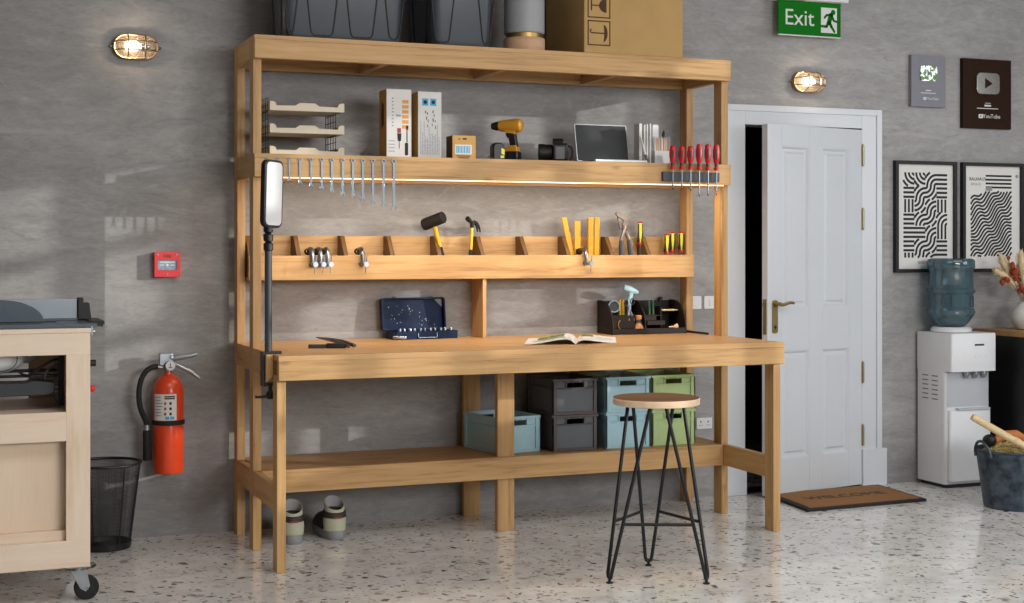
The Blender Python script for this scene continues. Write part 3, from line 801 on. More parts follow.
# laptop
t = thing('laptop', 'open laptop with dark screen on middle shelf', 'laptop', (1.806, .575, zs_))
m = MB().prism(rrect(.29, .205, .01, cx=.0, cy=-.01), 0, .013, 'xy'); m.build('base', 'alu', t, world=False, bevel=.002)
m = MB()
for r in range(5):
    for c in range(13): m.box(-.130+.0203*c, -.130+.0203*c+.017, -.02+.018*r-.01, -.02+.018*r+.005, .013, .0142)
m.build('keyboard', 'black', t, world=False)
Ms = Matrix.Translation((0, .092, .013)) @ Matrix.Rotation(math.radians(-12), 4, 'X')
m = MB().prism(rrect(.29, .195, .008, cx=0, cy=.0975), 0, .007, 'xz', Mx=Ms); scn = m.build('lid', 'alu', t, world=False, bevel=.001)
m = MB().prism(rrect(.280, .184, .005, cx=0, cy=.0975), -.0012, .0002, 'xz', Mx=Ms); m.build('display', 'screen', scn, world=False)

# clear file holder with white folders
t = thing('file_holder', 'clear acrylic magazine holder full of white papers', 'file holder', (2.005, .60, zs_))
hx0, hx1, hy0, hy1 = 1.968, 2.046, .57, .655
m = MB().prism([(hy0, 0), (hy1, 0), (hy1, .15), (hy0+.03, .15), (hy0, .13)], -.039, -.037, 'yz').prism([(hy0, 0), (hy1, 0), (hy1, .15), (hy0+.03, .15), (hy0, .13)], .037, .039, 'yz')
m.v = [Vector((v.x, v.y - .60, v.z)) for v in m.v]
m.box(-.037, .037, hy0-.60, hy0-.598, 0, .13).box(-.037, .037, hy1-.602, hy1-.60, 0, .15).box(-.037, .037, hy0-.598, hy1-.602, 0, .003)
m.build('holder', 'acrylic', t, world=False)
for i, (x, h, dz, lab) in enumerate(((1.974, .205, 12, 'widest white folder, at left in the clear holder'), (1.997, .200, 5, 'second white folder from left in the clear holder'), (2.014, .203, -3, 'third white folder from left in the clear holder'), (2.032, .206, -6, 'narrow white folder at right in the clear holder'))):
    m = MB().box(x - (.004 if i else .010), x + (.004 if i else .006), hy0+.02, hy1-.012, zs_+.004, zs_+h)
    o = m.build('folder', 'paper', origin=(x, .64, zs_+.004), bevel=.0008); o.rotation_euler = (0, 0, math.radians(dz)*.3)
    tag(o, lab, 'folder', 'white folders in the clear holder')
m = MB().tube([(1.972, .585, zs_+.14), (1.998, .583, zs_+.05)], [.003, .006], 8); m.mat(1).tube([(1.998, .583, zs_+.05), (2.008, .582, zs_+.012)], [.007, .007], 8)
tag(m.build('marker', ['paper', 'black'], origin=(2.0, .583, zs_)), 'white marker with black cap leaning in the clear file holder', 'marker')
# pen holder
t = thing('pen_holder', 'clear and white pen holder at right end of middle shelf', 'pen holder', (2.090, .60, zs_))
px0, px1, py0, py1 = 2.046, 2.136, .575, .640
m = MB().box(px0, px1, py0, py0+.002, zs_, zs_+.142).box(px0, px1, py1-.002, py1, zs_, zs_+.142).box(px0, px0+.002, py0, py1, zs_, zs_+.142).box(px1-.002, px1, py0, py1, zs_, zs_+.142)
m.build('clear_box', 'acrylic', t)
m = MB().box(px0+.003, px1-.003, py0+.003, py1-.003, zs_, zs_+.07); m.build('white_block', 'white_pl', t)
for i, (x, top, mt, lab, w_) in enumerate(((2.064, .140, 'paper', 'thin white pen at left in the clear pen holder', .006), (2.074, .138, 'skin_pink', 'blush pencil beside the white pen in the pen holder', .008), (2.086, .139, 'skin_pink', 'second blush pencil in the pen holder, right of the first', .008),
        (2.104, .140, 'beige', 'pale beige pencil in the middle of the pen holder', .008), (2.118, .139, 'skin_pink', 'blush pencil right of the pale beige one in the pen holder', .007), (2.128, .137, 'skin_pink', 'rightmost blush pencil in the clear pen holder', .007))):
    m = MB().cyl((x-.008, py0+.02, zs_+.071), (x-.008, py0+.02, zs_+top-.008), w_*.8, n=8).cyl((x-.008, py0+.02, zs_+top-.008), (x-.008, py0+.02, zs_+top), w_*.8, w_*.3, n=8)
    tag(m.build('pencil', mt, origin=(x-.008, py0+.02, zs_+.071)), lab, 'pencil', 'pencils in the clear pen holder')
m = MB().prism(rrect(.034, .135, .010, cx=2.078, cy=zs_+.138), .627, .632, 'xz'); tag(m.build('white_spatula', 'white_pl', origin=(2.078, .63, zs_+.07)), 'flat white rounded stick standing at the back of the pen holder', 'spatula')
m = MB().cyl((2.126, .628, zs_+.072), (2.123, .628, zs_+.155), .007, n=10).cyl((2.123, .628, zs_+.155), (2.125, .628, zs_+.176), .008, .003, n=10)
tag(m.build('black_pen', 'black', origin=(2.126, .628, zs_+.071)), 'black tipped pen at right back corner of the pen holder', 'pen')

# ---------------------------------------------------------------- wrenches along the middle shelf beam
yw = YB - .001
def wrench(i):
    L = .080 + .0118 * i; s = .55 + .45 * i / 12
    t = thing('wrench', 'x', 'wrench', (0, 0, 0), 'combination wrenches hung along the middle shelf')
    r = .0115 * s; d = .004
    m = MB()
    # box end ring
    ro, ri = circ(r, 20), circ(r*.55, 20); n = 20
    vs = [Vector((p[0], -d, p[1])) for p in ro] + [Vector((p[0], 0, p[1])) for p in ro] + [Vector((p[0], -d, p[1])) for p in ri] + [Vector((p[0], 0, p[1])) for p in ri]
    fs = []
    for k in range(n):
        k2 = (k+1) % n
        fs += [(k, k2, n+k2, n+k), (2*n+k, 3*n+k, 3*n+k2, 2*n+k2), (k, 2*n+k, 2*n+k2, k2), (n+k, n+k2, 3*n+k2, 3*n+k)]
    m.add(vs, fs); m.build('ring_end', 'wrenchsteel', t, world=False)
    w = .0050 * s + .0014; zb = -L + .022 * s
    MB().box(-w, w, -.0036, -.0004, zb, -r*.8).build('shank', 'wrenchsteel', t, world=False, bevel=.0012)
    j = .0125 * s
    pts = [(-w, zb+.004), (w, zb+.004), (j, zb-.006*s), (j*1.05, zb-.014*s), (j*.62, zb-.022*s), (j*.50, zb-.010*s), (0, zb-.005*s), (-j*.50, zb-.010*s), (-j*.62, zb-.022*s), (-j*1.05, zb-.014*s), (-j, zb-.006*s)]
    MB().prism(pts, -d, 0, 'xz').build('open_jaw', 'wrenchsteel', t, world=False, bevel=.0008)
    MB().cyl((0, -.008, r*.35), (0, .0009, r*.35), .0016, n=8).build('hook', 'darksteel', t, world=False)
    return t
words = ['smallest wrench of the row, half hidden behind the panel lamp top', 'second smallest wrench, right at the panel lamp top', 'third smallest wrench in the row, first one clear of the panel lamp', 'fourth smallest wrench in the row on the shelf beam',
 'fifth smallest wrench in the row on the shelf beam', 'sixth smallest wrench in the row on the shelf beam', 'middle wrench of thirteen hung along the shelf beam', 'sixth wrench from the large end of the row', 'fifth wrench from the large end of the row',
 'fourth wrench from the large end of the row', 'third wrench from the large end of the row', 'second largest wrench, beside the largest at the row end', 'largest wrench, rightmost of the row on the shelf beam']
wx = [.062, .112, .163, .211, .262, .311, .357, .407, .455, .502, .550, .600, .649]
for i in range(13):
    w_ = wrench(i); w_.location = (wx[i] - .007, yw, 1.741); w_['label'] = words[i]; w_.rotation_euler = (0, 0, 0)

# magnetic bar with six red screwdrivers
m = MB().box(2.020, 2.338, YB-.018, YB-.0005, 1.675, 1.722)
tag(m.build('magnetic_tool_bar', 'charcoal', origin=(2.18, YB, 1.70), bevel=.002), 'dark magnetic bar on shelf beam holding six red screwdrivers', 'tool holder')
def red_driver(hl, sl):
    t = thing('screwdriver', 'x', 'screwdriver', (0, 0, 0), 'red screwdrivers on the magnetic bar')
    m = MB().lathe([(.010, 0), (.0135, .004), (.0135, .012), (.0095, .018), (.0095, .034), (.0145, .046), (.0155, .070), (.015, hl-.012), (.012, hl-.003), (.006, hl)], n=20); m.build('handle', 'toolred', t, world=False)
    g = MB()
    for k in range(4):
        a = PI/4 + k*PI/2 + .35; c, s_ = math.cos(a), math.sin(a)
        g.tube([(.0115*c, .0115*s_, .052), (.0128*c, .0128*s_, .065), (.0128*c, .0128*s_, hl-.030), (.0115*c, .0115*s_, hl-.018)], [.003, .0048, .0048, .003], 8)
    g.lathe([(.0102, .019), (.0102, .033)], n=20)
    g.build('grip_inlay', 'charcoal', t, world=False)
    MB().cyl((0, 0, -sl+.012), (0, 0, .002), .0036, n=10).build('shaft', 'steel', t, world=False)
    MB().cyl((0, 0, -sl), (0, 0, -sl+.022), .0022, .0040, n=8).build('tip', 'black', t, world=False)
    return t
dl = ['leftmost red screwdriver on the magnetic bar', 'second red screwdriver from the left on the magnetic bar', 'third red screwdriver from the left on the magnetic bar', 'red screwdriver with long dark tip, third from the right on the magnetic bar', 'second red screwdriver from the right on the magnetic bar', 'rightmost red screwdriver on the magnetic bar']
for i, (x, hl, sl) in enumerate(((2.066, .118, .100), (2.116, .118, .098), (2.165, .118, .104), (2.214, .130, .132), (2.263, .130, .128), (2.311, .130, .126))):
    d_ = red_driver(hl, sl); d_.location = (x, YB - .018 - .0155, 1.732); d_['label'] = dl[i]
# ---------------------------------------------------------------- tools standing in the trough
def axes(d, up=(0,0,1)):
    """matrix whose local Z is d"""
    d = Vector(d).normalized(); x = Vector(up).cross(d)
    x = x.normalized() if x.length > 1e-4 else Vector((1,0,0)); y = d.cross(x)
    return Matrix(((x.x, y.x, d.x, 0), (x.y, y.y, d.y, 0), (x.z, y.z, d.z, 0), (0, 0, 0, 1)))
hd = Vector((.968, .850, 1.478))
t = thing('rubber_mallet', 'black rubber mallet with yellow handle standing in the tool trough', 'mallet', (1.01, .86, TZ0+.016))
ax = Vector((.076, -.082, .038)).normalized()
m = MB().tube([hd - ax*.060, hd - ax*.056, hd + ax*.056, hd + ax*.060], [.026, .0295, .0295, .026], 24); m.build('head', 'rubber', t)
dn = Vector((.045, .004, -.165)).normalized()
p = lambda k: hd + dn * k
m = MB().tube([p(.018), p(.045), p(.10), p(.135)], [.011, .0105, .0095, .0095], 12); m.build('handle', 'yellow', t)
m = MB().tube([p(.132), p(.14), p(.20), p(.262)], [.0105, .012, .0125, .0115], 12); m.build('grip', 'rubber', t)

t = thing('claw_hammer', 'claw hammer with yellow handle and black grip in the tool trough', 'hammer', (1.17, .87, TZ0+.016))
top = Vector((1.176, .866, 1.462)); bot = Vector((1.158, .856, 1.212))
m = MB().tube([top - (top-bot)*.05, top - (top-bot)*.3, top - (top-bot)*.53], [.009, .0085, .008], 10); m.build('handle', 'yellow', t)
m = MB().tube([top - (top-bot)*.5, top - (top-bot)*.56, top - (top-bot)*.9, bot], [.009, .0105, .011, .0105], 10); m.build('grip', 'rubber', t)
m = MB()
a = Vector((-.036, -.030, .022)); hc = top + Vector((0, 0, .008))
m.tube([hc + a*.05, hc + a*.45, hc + a*.5, hc + a*.95, hc + a], [.010, .009, .0125, .0135, .012], 14)
m.tube([top + Vector((0,0,-.016)), hc + Vector((0,0,.012))], [.0105, .0125], 12)
for sgn in (-1, 1):
    q = Vector((.010*sgn, .010*sgn, 0)) * .5
    m.tube(bez(hc + q*.5, hc + Vector((.020, .014, .012)) + q, hc + Vector((.040, .022, -.006)) + q*1.5, hc + Vector((.043, .020, -.045)) + q*2.2, 8), [.0105, .010, .0095, .009, .008, .007, .006, .005, .0035], 8)
m.build('claw_head', 'darksteel', t)

def bar(label, x, dx, ztop, w_, y=.872, d=.010):
    zb = TZ0 + .0165
    Mx = Matrix.Translation((x, y, zb)) @ Matrix.Rotation(dx, 4, 'Y')
    m = MB().box(-w_/2, w_/2, -d/2, d/2, 0, ztop - zb, Mx=Mx)
    o = m.build('yellow_ruler_bar', 'ruler', origin=(x, y, zb), bevel=.0015)
    return tag(o, label, 'ruler', 'yellow ruler bars in the tool trough')
bar('leftmost yellow bar in the trough, leaning against the divider', 1.745, -.215, 1.508, .027, .878)
bar('shortest yellow bar in the trough, behind the small clamp', 1.712, 0, 1.425, .024, .890)
bar('medium height yellow bar just right of the shortest one', 1.752, .0, 1.484, .032, .868)
bar('left one of two tall yellow bars standing side by side', 1.828, 0, 1.503, .028, .870)
bar('right one of two tall yellow bars standing side by side', 1.860, .02, 1.504, .027, .872)

t = thing('pump_pliers', 'large pale metal pump pliers with grey grips in the trough', 'pliers', (2.08, .86, TZ0+.016))
m = MB()
def ply(pts, r): m.tube([Vector((x-.047, .868, z)) for x, z in pts], r, 8)
m.prism([(x-.047, z+.006) for x, z in [(2.016, 1.516), (2.022, 1.524), (2.060, 1.514), (2.086, 1.502), (2.098, 1.478), (2.090, 1.448), (2.074, 1.434), (2.058, 1.450), (2.050, 1.466), (2.062, 1.478), (2.056, 1.486), (2.030, 1.500)]], .861, .875, 'xz')
m.prism([(x-.047, z+.006) for x, z in [(2.026, 1.502), (2.046, 1.474), (2.054, 1.452), (2.042, 1.436), (2.032, 1.470)]], .862, .874, 'xz')
ply([(2.078, 1.460), (2.064, 1.430), (2.050, 1.390), (2.050, 1.345)], [.013, .0125, .011, .0095]); ply([(2.058, 1.452), (2.080, 1.420), (2.092, 1.390), (2.098, 1.350)], [.012, .0115, .0105, .0095])
m.build('jaw', 'beigemetal', t, bevel=.0015)
m = MB(); ply([(2.050, 1.385), (2.050, 1.35), (2.052, 1.26), (2.056, 1.214)], [.012, .0145, .0145, .011]); m.build('grip', 'charcoal', t)
m = MB(); ply([(2.094, 1.390), (2.099, 1.350), (2.108, 1.26), (2.110, 1.214)], [.012, .0145, .0145, .011]); m.build('grip', 'charcoal', t)

def yellow_driver(label, x, y, ztop, h=.105):
    t = thing('screwdriver', label, 'screwdriver', (x, y, ztop - h), 'yellow and black screwdrivers in the tool trough')
    m = MB().lathe([(.010, 0), (.014, .006), (.013, .022), (.0155, .036), (.0165, h*.62), (.0155, h-.012), (.014, h-.008)], n=18); m.build('handle', 'acid', t, world=False)
    MB().lathe([(.0142, h-.009), (.0148, h-.004), (.009, h)], n=18).build('end_cap', 'toolred', t, world=False)
    MB().lathe([(.0142, -.004), (.0146, .006), (.0138, .010)], n=18).build('collar', 'toolred', t, world=False)
    g = MB()
    for k in range(4):
        a = k*PI/2 + .5; c, s_ = math.cos(a), math.sin(a)
        g.tube([(.0108*c, .0108*s_, .010), (.0118*c, .0118*s_, .03), (.0133*c, .0133*s_, .05), (.013*c, .013*s_, h-.012)], [.0075, .0068, .0058, .0046], 8)
    g.build('grip_stripes', 'black', t, world=False)
    MB().cyl((0, 0, -(ztop - h - TZ0 - .0165)), (0, 0, 0), .003, n=8).build('shaft', 'steel', t, world=False)
    return t
yellow_driver('yellow and black screwdriver standing tallest, just above a divider', 2.122, .888, 1.484, .12)
yellow_driver('yellow and black screwdriver, left one of a close pair', 2.268, .866, 1.420)
yellow_driver('yellow and black screwdriver, right and taller of a close pair', 2.304, .872, 1.431)
yellow_driver('yellow and black screwdriver alone at the right end of trough', 2.354, .868, 1.432)

# small screw clamps hooked over the trough front
def clamp():
    t = thing('screw_clamp', 'x', 'clamp', (0, 0, 0), 'small screw clamps hooked over the trough front')
    MB().tube([Vector((.0, .052 + .0*k, .018)) + Vector((.014*math.cos(2*PI*k/14), .004*math.sin(2*PI*k/14)*0, .012*math.sin(2*PI*k/14))) for k in range(14)], .0048, 8, closed=True).build('rubber_pad', 'darksteel', t, world=False)
    m = MB().tube(bez((0, .042, .014), (0, .028, .040), (0, -.024, .040), (0, -.034, .004), 8) + bez((0, -.034, .004), (0, -.036, -.012), (0, -.036, -.024), (0, -.034, -.042), 4)[1:], [.009]*5 + [.0105]*8, 10)
    m.cyl((0, -.019, -.042), (0, -.058, -.042), .011, n=14); m.build('bracket', 'steel', t, world=False)
    MB().cyl((0, -.055, -.042), (0, -.094, -.042), .0055, n=10).cyl((0, -.092, -.042), (0, -.104, -.042), .012, n=16).build('screw', 'chrome', t, world=False)
    MB().cyl((.004, -.098, -.002), (-.004, -.098, -.084), .0026, n=8).build('tommy_bar', 'steel', t, world=False)
    MB().cyl((0, -.0195, -.042), (0, -.0186, -.042), .012, n=14).build('foot_pad', 'darksteel', t, world=False)
    return t
cl0 = clamp()
spots = [(.338, 'leftmost small silver clamp hooked over the tool trough front'), (.377, 'middle clamp of three close together on the trough front'), (.412, 'right clamp of three close together on the trough front'),
         (.583, 'single silver clamp right of the three on the trough front'), (1.755, 'silver clamp on trough front below the yellow bars')]
for i, (x, l) in enumerate(spots):
    c = cl0 if i == 0 else copy_tree(cl0)
    c.location = (x, TY0 + .018, TZ1 + .001); c['label'] = l

# ---------------------------------------------------------------- on the worktop
zt_ = ZW
# two dark folding tools
t = thing('utility_knife', 'flat dark grey utility knife lying at left of worktop', 'knife', (.32, .37, zt_))
def at(px, py): return (px, py)
Mk = Matrix.Translation((.305, .375, zt_)) @ Matrix.Rotation(math.radians(-14), 4, 'Z')
m = MB().prism(rrect(.135, .026, .008), 0.0, .017, 'xy', Mx=Mk); m.build('handle', 'charcoal', t, bevel=.003)
Mk2 = Mk @ Matrix.Translation((.055, -.012, 0)); m = MB().prism(rrect(.085, .030, .006), 0.0, .022, 'xy', Mx=Mk2); m.build('slider', 'darksteel', t, bevel=.003)
nudge(t, -.012, 0)
t = thing('pliers', 'small pliers with dark grips and metal tip lying on worktop', 'pliers', (.42, .42, zt_))
m = MB()
j0, p0 = Vector((.345, .60, zt_+.034)), Vector((.395, .52, zt_+.026))
m.tube([j0, j0 + (p0-j0)*.5, p0, p0 + (p0-j0)*.2], [.003, .006, .010, .009], 8); m.build('jaw', 'steel', t)
m = MB().tube([p0 + (p0-j0)*.1, Vector((.425, .42, zt_+.022)), Vector((.455, .33, zt_+.010))], [.010, .010, .008], 8); m.build('grip', 'charcoal', t)
m = MB().tube([p0 + (p0-j0)*.1, Vector((.405, .40, zt_+.020)), Vector((.418, .30, zt_+.010))], [.010, .010, .008], 8); m.build('grip', 'charcoal', t)

nudge(t, -.030, 0)
# socket set case
t = thing('socket_set_case', 'open dark blue metal socket set case on worktop', 'tool case', (.912, .872, zt_), rz=math.radians(7))
m = MB()
w2, y0_, y1_, bh = .165, -.070, .050, .040
m.box(-w2, w2, y0_, y0_+.003, 0, bh).box(-w2, w2, y1_-.003, y1_, 0, bh).box(-w2, -w2+.003, y0_, y1_, 0, bh).box(w2-.003, w2, y0_, y1_, 0, bh).box(-w2, w2, y0_, y1_, 0, .003)
m.build('case_base', 'navy', t, world=False, bevel=.001)
Ml = Matrix.Translation((-.018, y1_-.006, bh)) @ Matrix.Rotation(math.radians(-7), 4, 'X')
m = MB(); lw, lh = .344, .160
m.prism(rrect(lw, lh, .014, cx=0, cy=lh/2), .018, .021, 'xz', Mx=Ml)
o_, i_ = rrect(lw, lh, .014, cx=0, cy=lh/2), rrect(lw-.014, lh-.014, .010, cx=0, cy=lh/2)
R4 = [[Ml @ Vector((p[0], y, p[1])) for p in q] for q, y in ((o_, .020), (o_, -.010), (i_, -.010), (i_, .018))]
m.loft(R4, cap=False); m.build('lid', 'navy', t, world=False)
m = MB(); rr = random.Random(11)
for k in range(34):
    u = rr.uniform(-.13, .13); v = rr.uniform(.02, .125)
    if rr.random() < .6: v = .115 - abs(u + .03)*.55 + rr.uniform(-.012, .012)
    s_ = rr.uniform(.0008, .0024)
    m.prism(circ(s_, 6, u, max(.015, v)), .0172, .018, 'xz', Mx=Ml)
m.build('chipped_spots', 'alu', t, world=False)
m = MB()
for u in (-.10, .10): m.box(u-.008, u+.008, .0, .012, lh, lh+.005, Mx=Ml)
m.build('latch', 'black', t, world=False)
m = MB().tube([(-.050, y0_-.002, .030), (-.050, y0_-.007, .012), (-.046, y0_-.008, .009), (.046, y0_-.008, .009), (.050, y0_-.007, .012), (.050, y0_-.002, .030)], .0018, 6); m.build('carry_handle', 'alu', t, world=False)
m = MB().box(-.150, .152, -.062, .030, .030, .034); m.build('socket_tray', 'black', t, world=False)
T0 = Matrix.Translation((.912, .872, zt_)) @ Matrix.Rotation(math.radians(7), 4, 'Z')
for k in range(11):
    r = .0082 + .0003 * (k % 4); u = -.138 + .0275 * k; v = -.048 + .010 * (k % 2)
    m = MB().lathe([(r*.96, 0), (r, .002), (r, .017), (r*.9, .019), (r*.6, .019), (r*.6, .010)], n=14)
    o = m.build('socket', 'steel', world=False); o.location = T0 @ Vector((u, v, .0345))
    nth = ['leftmost', 'second from left', 'third from left', 'fourth from left', 'fifth from left', 'middle', 'fifth from right', 'fourth from right', 'third from right', 'second from right', 'rightmost'][k]
    tag(o, nth + ' small steel socket in the open blue case', 'socket', 'steel sockets in the blue case')
m = MB().tube([T0 @ Vector((-.180, -.060, .012)), T0 @ Vector((-.172, -.064, .012)), T0 @ Vector((-.125, -.078, .010)), T0 @ Vector((-.12, -.079, .010))], [.008, .0115, .011, .008], 14)
tag(m.build('steel_ratchet_handle', 'steel', origin=T0 @ Vector((-.15, -.07, 0))), 'short steel handle lying before left end of blue case', 'ratchet')

# open magazine
t = thing('magazine', 'open magazine with curved white pages lying on worktop', 'magazine', (1.475, .26, zt_))
sp = Vector((1.515, .355, 0)); 
# spine direction (towards the viewer) and page directions on the table
sd = Vector((-.17, -.36, 0)); lp = Vector((-.235, .050, 0)); rp = Vector((.225, .035, 0))
def page(side, name, lift, mat, th=.004):
    m = MB(); n = 12; k = 6
    prof = [(0, .004), (.05, .024), (.14, .036), (.3, .034), (.5, .024), (.7, .014), (.85, .009), (1, .008)]
    def hz(u):
        for i in range(len(prof) - 1):
            if prof[i][0] <= u <= prof[i+1][0]:
                a, b_ = prof[i], prof[i+1]; q = (u - a[0]) / (b_[0] - a[0]); q = q*q*(3 - 2*q); return a[1] + (b_[1] - a[1]) * q
        return prof[-1][1]
    vs = []; N = n + 1
    for lay in (0, 1):
        for j in range(k + 1):
            for i in range(N):
                u = i / n; v = j / k - .5
                b0 = sp + side * u + sd * v
                z = zt_ + (hz(u) * lift + (.0 if lay else -th)); z = max(z, zt_ + (.0012 if lay else .0004))
                vs.append(Vector((b0.x, b0.y, z)))
    fs = []; S = N * (k + 1)
    for j in range(k):
        for i in range(n):
            a = j*N + i
            fs += [(a, a+1, a+N+1, a+N), (S+a, S+a+N, S+a+N+1, S+a+1)]
    for i in range(n): fs += [(i, S+i, S+i+1, i+1), (k*N+i, k*N+i+1, S+k*N+i+1, S+k*N+i)]
    for j in range(k): fs += [(j*N, (j+1)*N, S+(j+1)*N, S+j*N), (j*N+n, S+j*N+n, S+(j+1)*N+n, (j+1)*N+n)]
    m.add(vs, fs); o = m.build(name, mat, t)
    return hz
hz = page(lp, 'left_pages', .8, 'paper'); page(rp, 'right_pages', .62, 'paper')
def patch(side, name, u0, u1, v0, v1, mat):
    m = MB(); n = 8; top = []; bo = []
    vs = []
    for j in range(2):
        for i in range(n + 1):
            u = u0 + (u1 - u0) * i / n; v = v0 + (v1 - v0) * j
            b0 = sp + side * u + sd * v; vs.append(Vector((b0.x, b0.y, zt_ + hz(u) * (.8 if side is lp else .62) + .0008)))
    m.add(vs, [(i, i+1, n+2+i, n+1+i) for i in range(n)]); m.build(name, mat, t)
patch(lp, 'leaf_picture', .25, .78, -.42, .10, 'picgreen'); patch(lp, 'small_picture', .55, .72, -.30, -.02, 'orangeprint'); patch(rp, 'leaf_picture', .12, .42, -.44, -.10, 'picgreen')
patch(lp, 'text_block', .2, .85, .2, .28, 'greyink'); patch(rp, 'text_block', .5, .9, -.3, .1, 'signwhite')

# black-brown desk organiser with curved ends
t = thing('desk_organizer', 'black brown wooden desk organizer with curved ends full of small tools', 'desk organizer', (2.13, .86, zt_))
ox0, ox1, oy0, oy1, oh = 1.905, 2.332, .765, .952, .172
def endp(y0, y1, h):
    pts = [(y1, 0), (y0, 0), (y0, .030)]
    for i in range(1, 11):
        a = PI/2 * i / 10; pts.append((y0 + (y1 - .05 - y0) * (1 - math.cos(a)), .030 + (h - .030) * math.sin(a)))
    return pts + [(y1, h)]
def endpanel(x, w_, nm, y0=oy0): MB().prism([(p[0], zt_ + p[1]) for p in endp(y0, oy1, oh)], x, x + w_, 'yz').build(nm, 'walnut', t, bevel=.001)
endpanel(ox0, .008, 'end_panel'); endpanel(ox1 - .008, .008, 'end_panel'); endpanel(2.100, .007, 'middle_panel', oy0 + .02)
bb2 = lambda nm, *bx, mat='walnut': [mm_.build(nm, mat, t, bevel=.001) for mm_ in [MB()] if [mm_.box(*b) for b in bx]]
bb2('back_panel', (ox0+.008, ox1-.008, oy1-.006, oy1, zt_, zt_+oh-.004))
bb2('base_board', (ox0+.008, ox1-.008, oy0, oy1-.006, zt_, zt_+.006))
bb2('front_lip', (ox0+.008, ox1-.008, oy0, oy0+.006, zt_+.006, zt_+.030))
bb2('left_shelf', (ox0+.008, 2.100, oy0+.045, oy1-.006, zt_+.094, zt_+.098))
bb2('drawer_front', (ox0+.010, 2.040, oy0+.022, oy0+.028, zt_+.030, zt_+.096))
bb2('small_shelf', (2.108, 2.215, oy0+.060, oy1-.006, zt_+.090, zt_+.094))
bb2('small_drawer', (2.110, 2.212, oy0+.014, oy0+.065, zt_+.046, zt_+.068), mat='walnut')
bb2('slot_front', (2.110, 2.185, oy0+.060, oy0+.064, zt_+.068, zt_+.098))
bb2('right_shelf', (2.215, ox1-.008, oy0+.070, oy1-.006, zt_+.112, zt_+.116))
bb2('right_divider', (2.212, 2.218, oy0+.065, oy1-.006, zt_+.006, zt_+.140))
MB().tube([Vector((1.962 - .018*math.cos(a), oy0+.018, zt_+.050 + .024*math.sin(a))) for a in [-1.2 + 2.4*k/8 for k in range(9)]], .0036, 6).build('crescent_handle', 'gold', t)
# contents
t2 = thing('hand_torch', 'round silver torch lens at left of the dark organizer', 'torch', (1.944, .84, zt_+.135))
Mt = axes((-.15, -1, .05)); Mt.translation = Vector((1.944, .835, zt_+.143))
m = MB().lathe([(.012, -.05), (.014, -.03), (.023, -.012), (.0305, 0), (.0315, .010), (.0262, .010), (.0250, .004)], n=28, Mx=Mt.to_3x3().to_4x4(), c=Mt.translation, cap=False); m.build('barrel', 'wrenchsteel', t2)
m = MB().lathe([(.0248, .003), (.012, -.002), (.004, -.003)], n=24, Mx=Mt.to_3x3().to_4x4(), c=Mt.translation); m.build('reflector', 'screen', t2)
for i, (x, lab) in enumerate(((1.990, 'left one of two gold tubes standing in the dark organizer'), (2.008, 'right one of two gold tubes standing in the dark organizer'))):
    m = MB().cyl((x, .86, zt_+.0985), (x, .86, zt_+.172), .009, n=14); m.cyl((x, .86, zt_+.172), (x, .86, zt_+.178), .0072, n=14)
    tag(m.build('gold_tube', 'goldpaint', origin=(x, .86, zt_+.0985)), lab, 'tube', 'gold tubes in the organizer')
t2 = thing('blue_hand_tool', 'light blue handheld gadget sticking out above the dark organizer', 'hand tool', (2.046, .86, zt_+.09))
m = MB().tube([(2.044, .862, zt_+.0985), (2.046, .862, zt_+.140), (2.050, .862, zt_+.180), (2.056, .862, zt_+.215)], [.010, .010, .012, .015], 12); m.build('handle', 'ltblue', t2)
m = MB().tube([(2.006, .850, zt_+.240), (2.016, .852, zt_+.238), (2.050, .860, zt_+.228), (2.082, .866, zt_+.217), (2.098, .868, zt_+.212)], [.012, .017, .019, .014, .009], 14); m.build('head', 'ltblue', t2)
t2 = thing('scissors', 'small silver scissors standing in the dark organizer below the blue gadget', 'scissors', (2.02, .80, zt_+.035))
m = MB().tube([(2.008, .786, zt_+.070), (2.010, .80, zt_+.105), (2.026, .815, zt_+.150)], [.003, .006, .005], 6).tube([(2.040, .786, zt_+.070), (2.028, .80, zt_+.105), (2.012, .815, zt_+.150)], [.003, .006, .005], 6); m.build('blades', 'steel', t2)
m = MB()
for cx, dz in ((2.006, .022), (2.042, .030)): m.tube([Vector((cx + .011*math.cos(2*PI*k/14), .818, zt_+.138+dz + .015*math.sin(2*PI*k/14))) for k in range(14)], .0028, 6, closed=True)
m.build('finger_rings', 'charcoal', t2)
t2 = thing('glass_bottle', 'tiny conical glass bottle with cork in front compartment of organizer', 'bottle', (2.0695, .802, zt_+.0065))
m = MB().lathe([(.027, 0), (.029, .004), (.028, .026), (.014, .056), (.011, .064), (.011, .070)], n=20); m.build('flask', 'acrylic', t2, world=False)
m = MB().lathe([(.024, .002), (.025, .022), (.014, .046), (.004, .050)], n=14); m.build('beads', 'cork', t2, world=False)
m = MB().lathe([(.010, .066), (.015, .070), (.017, .086), (.012, .090)], n=16); m.build('cork', 'cork', t2, world=False)
for i, (x, h, lab) in enumerate(((2.158, .168, 'left one of two dark green pens in the organizer'), (2.180, .172, 'right one of two dark green pens in the organizer'))):
    m = MB().cyl((x, .855, zt_+.0945), (x, .855, zt_+h-.006), .008, n=12).cyl((x, .855, zt_+h-.006), (x, .855, zt_+h), .006, .004, n=12)
    tag(m.build('green_pen', 'dkgreen', origin=(x, .855, zt_+.0945)), lab, 'pen', 'green pens in the organizer')
m = MB().box(2.219, 2.312, .825, .880, zt_+.1165, zt_+.1235); tag(m.build('pale_wood_slip', 'toolwood', origin=(2.265, .85, zt_+.1165), bevel=.002), 'pale flat wooden piece on right shelf of the organizer', 'wood piece')
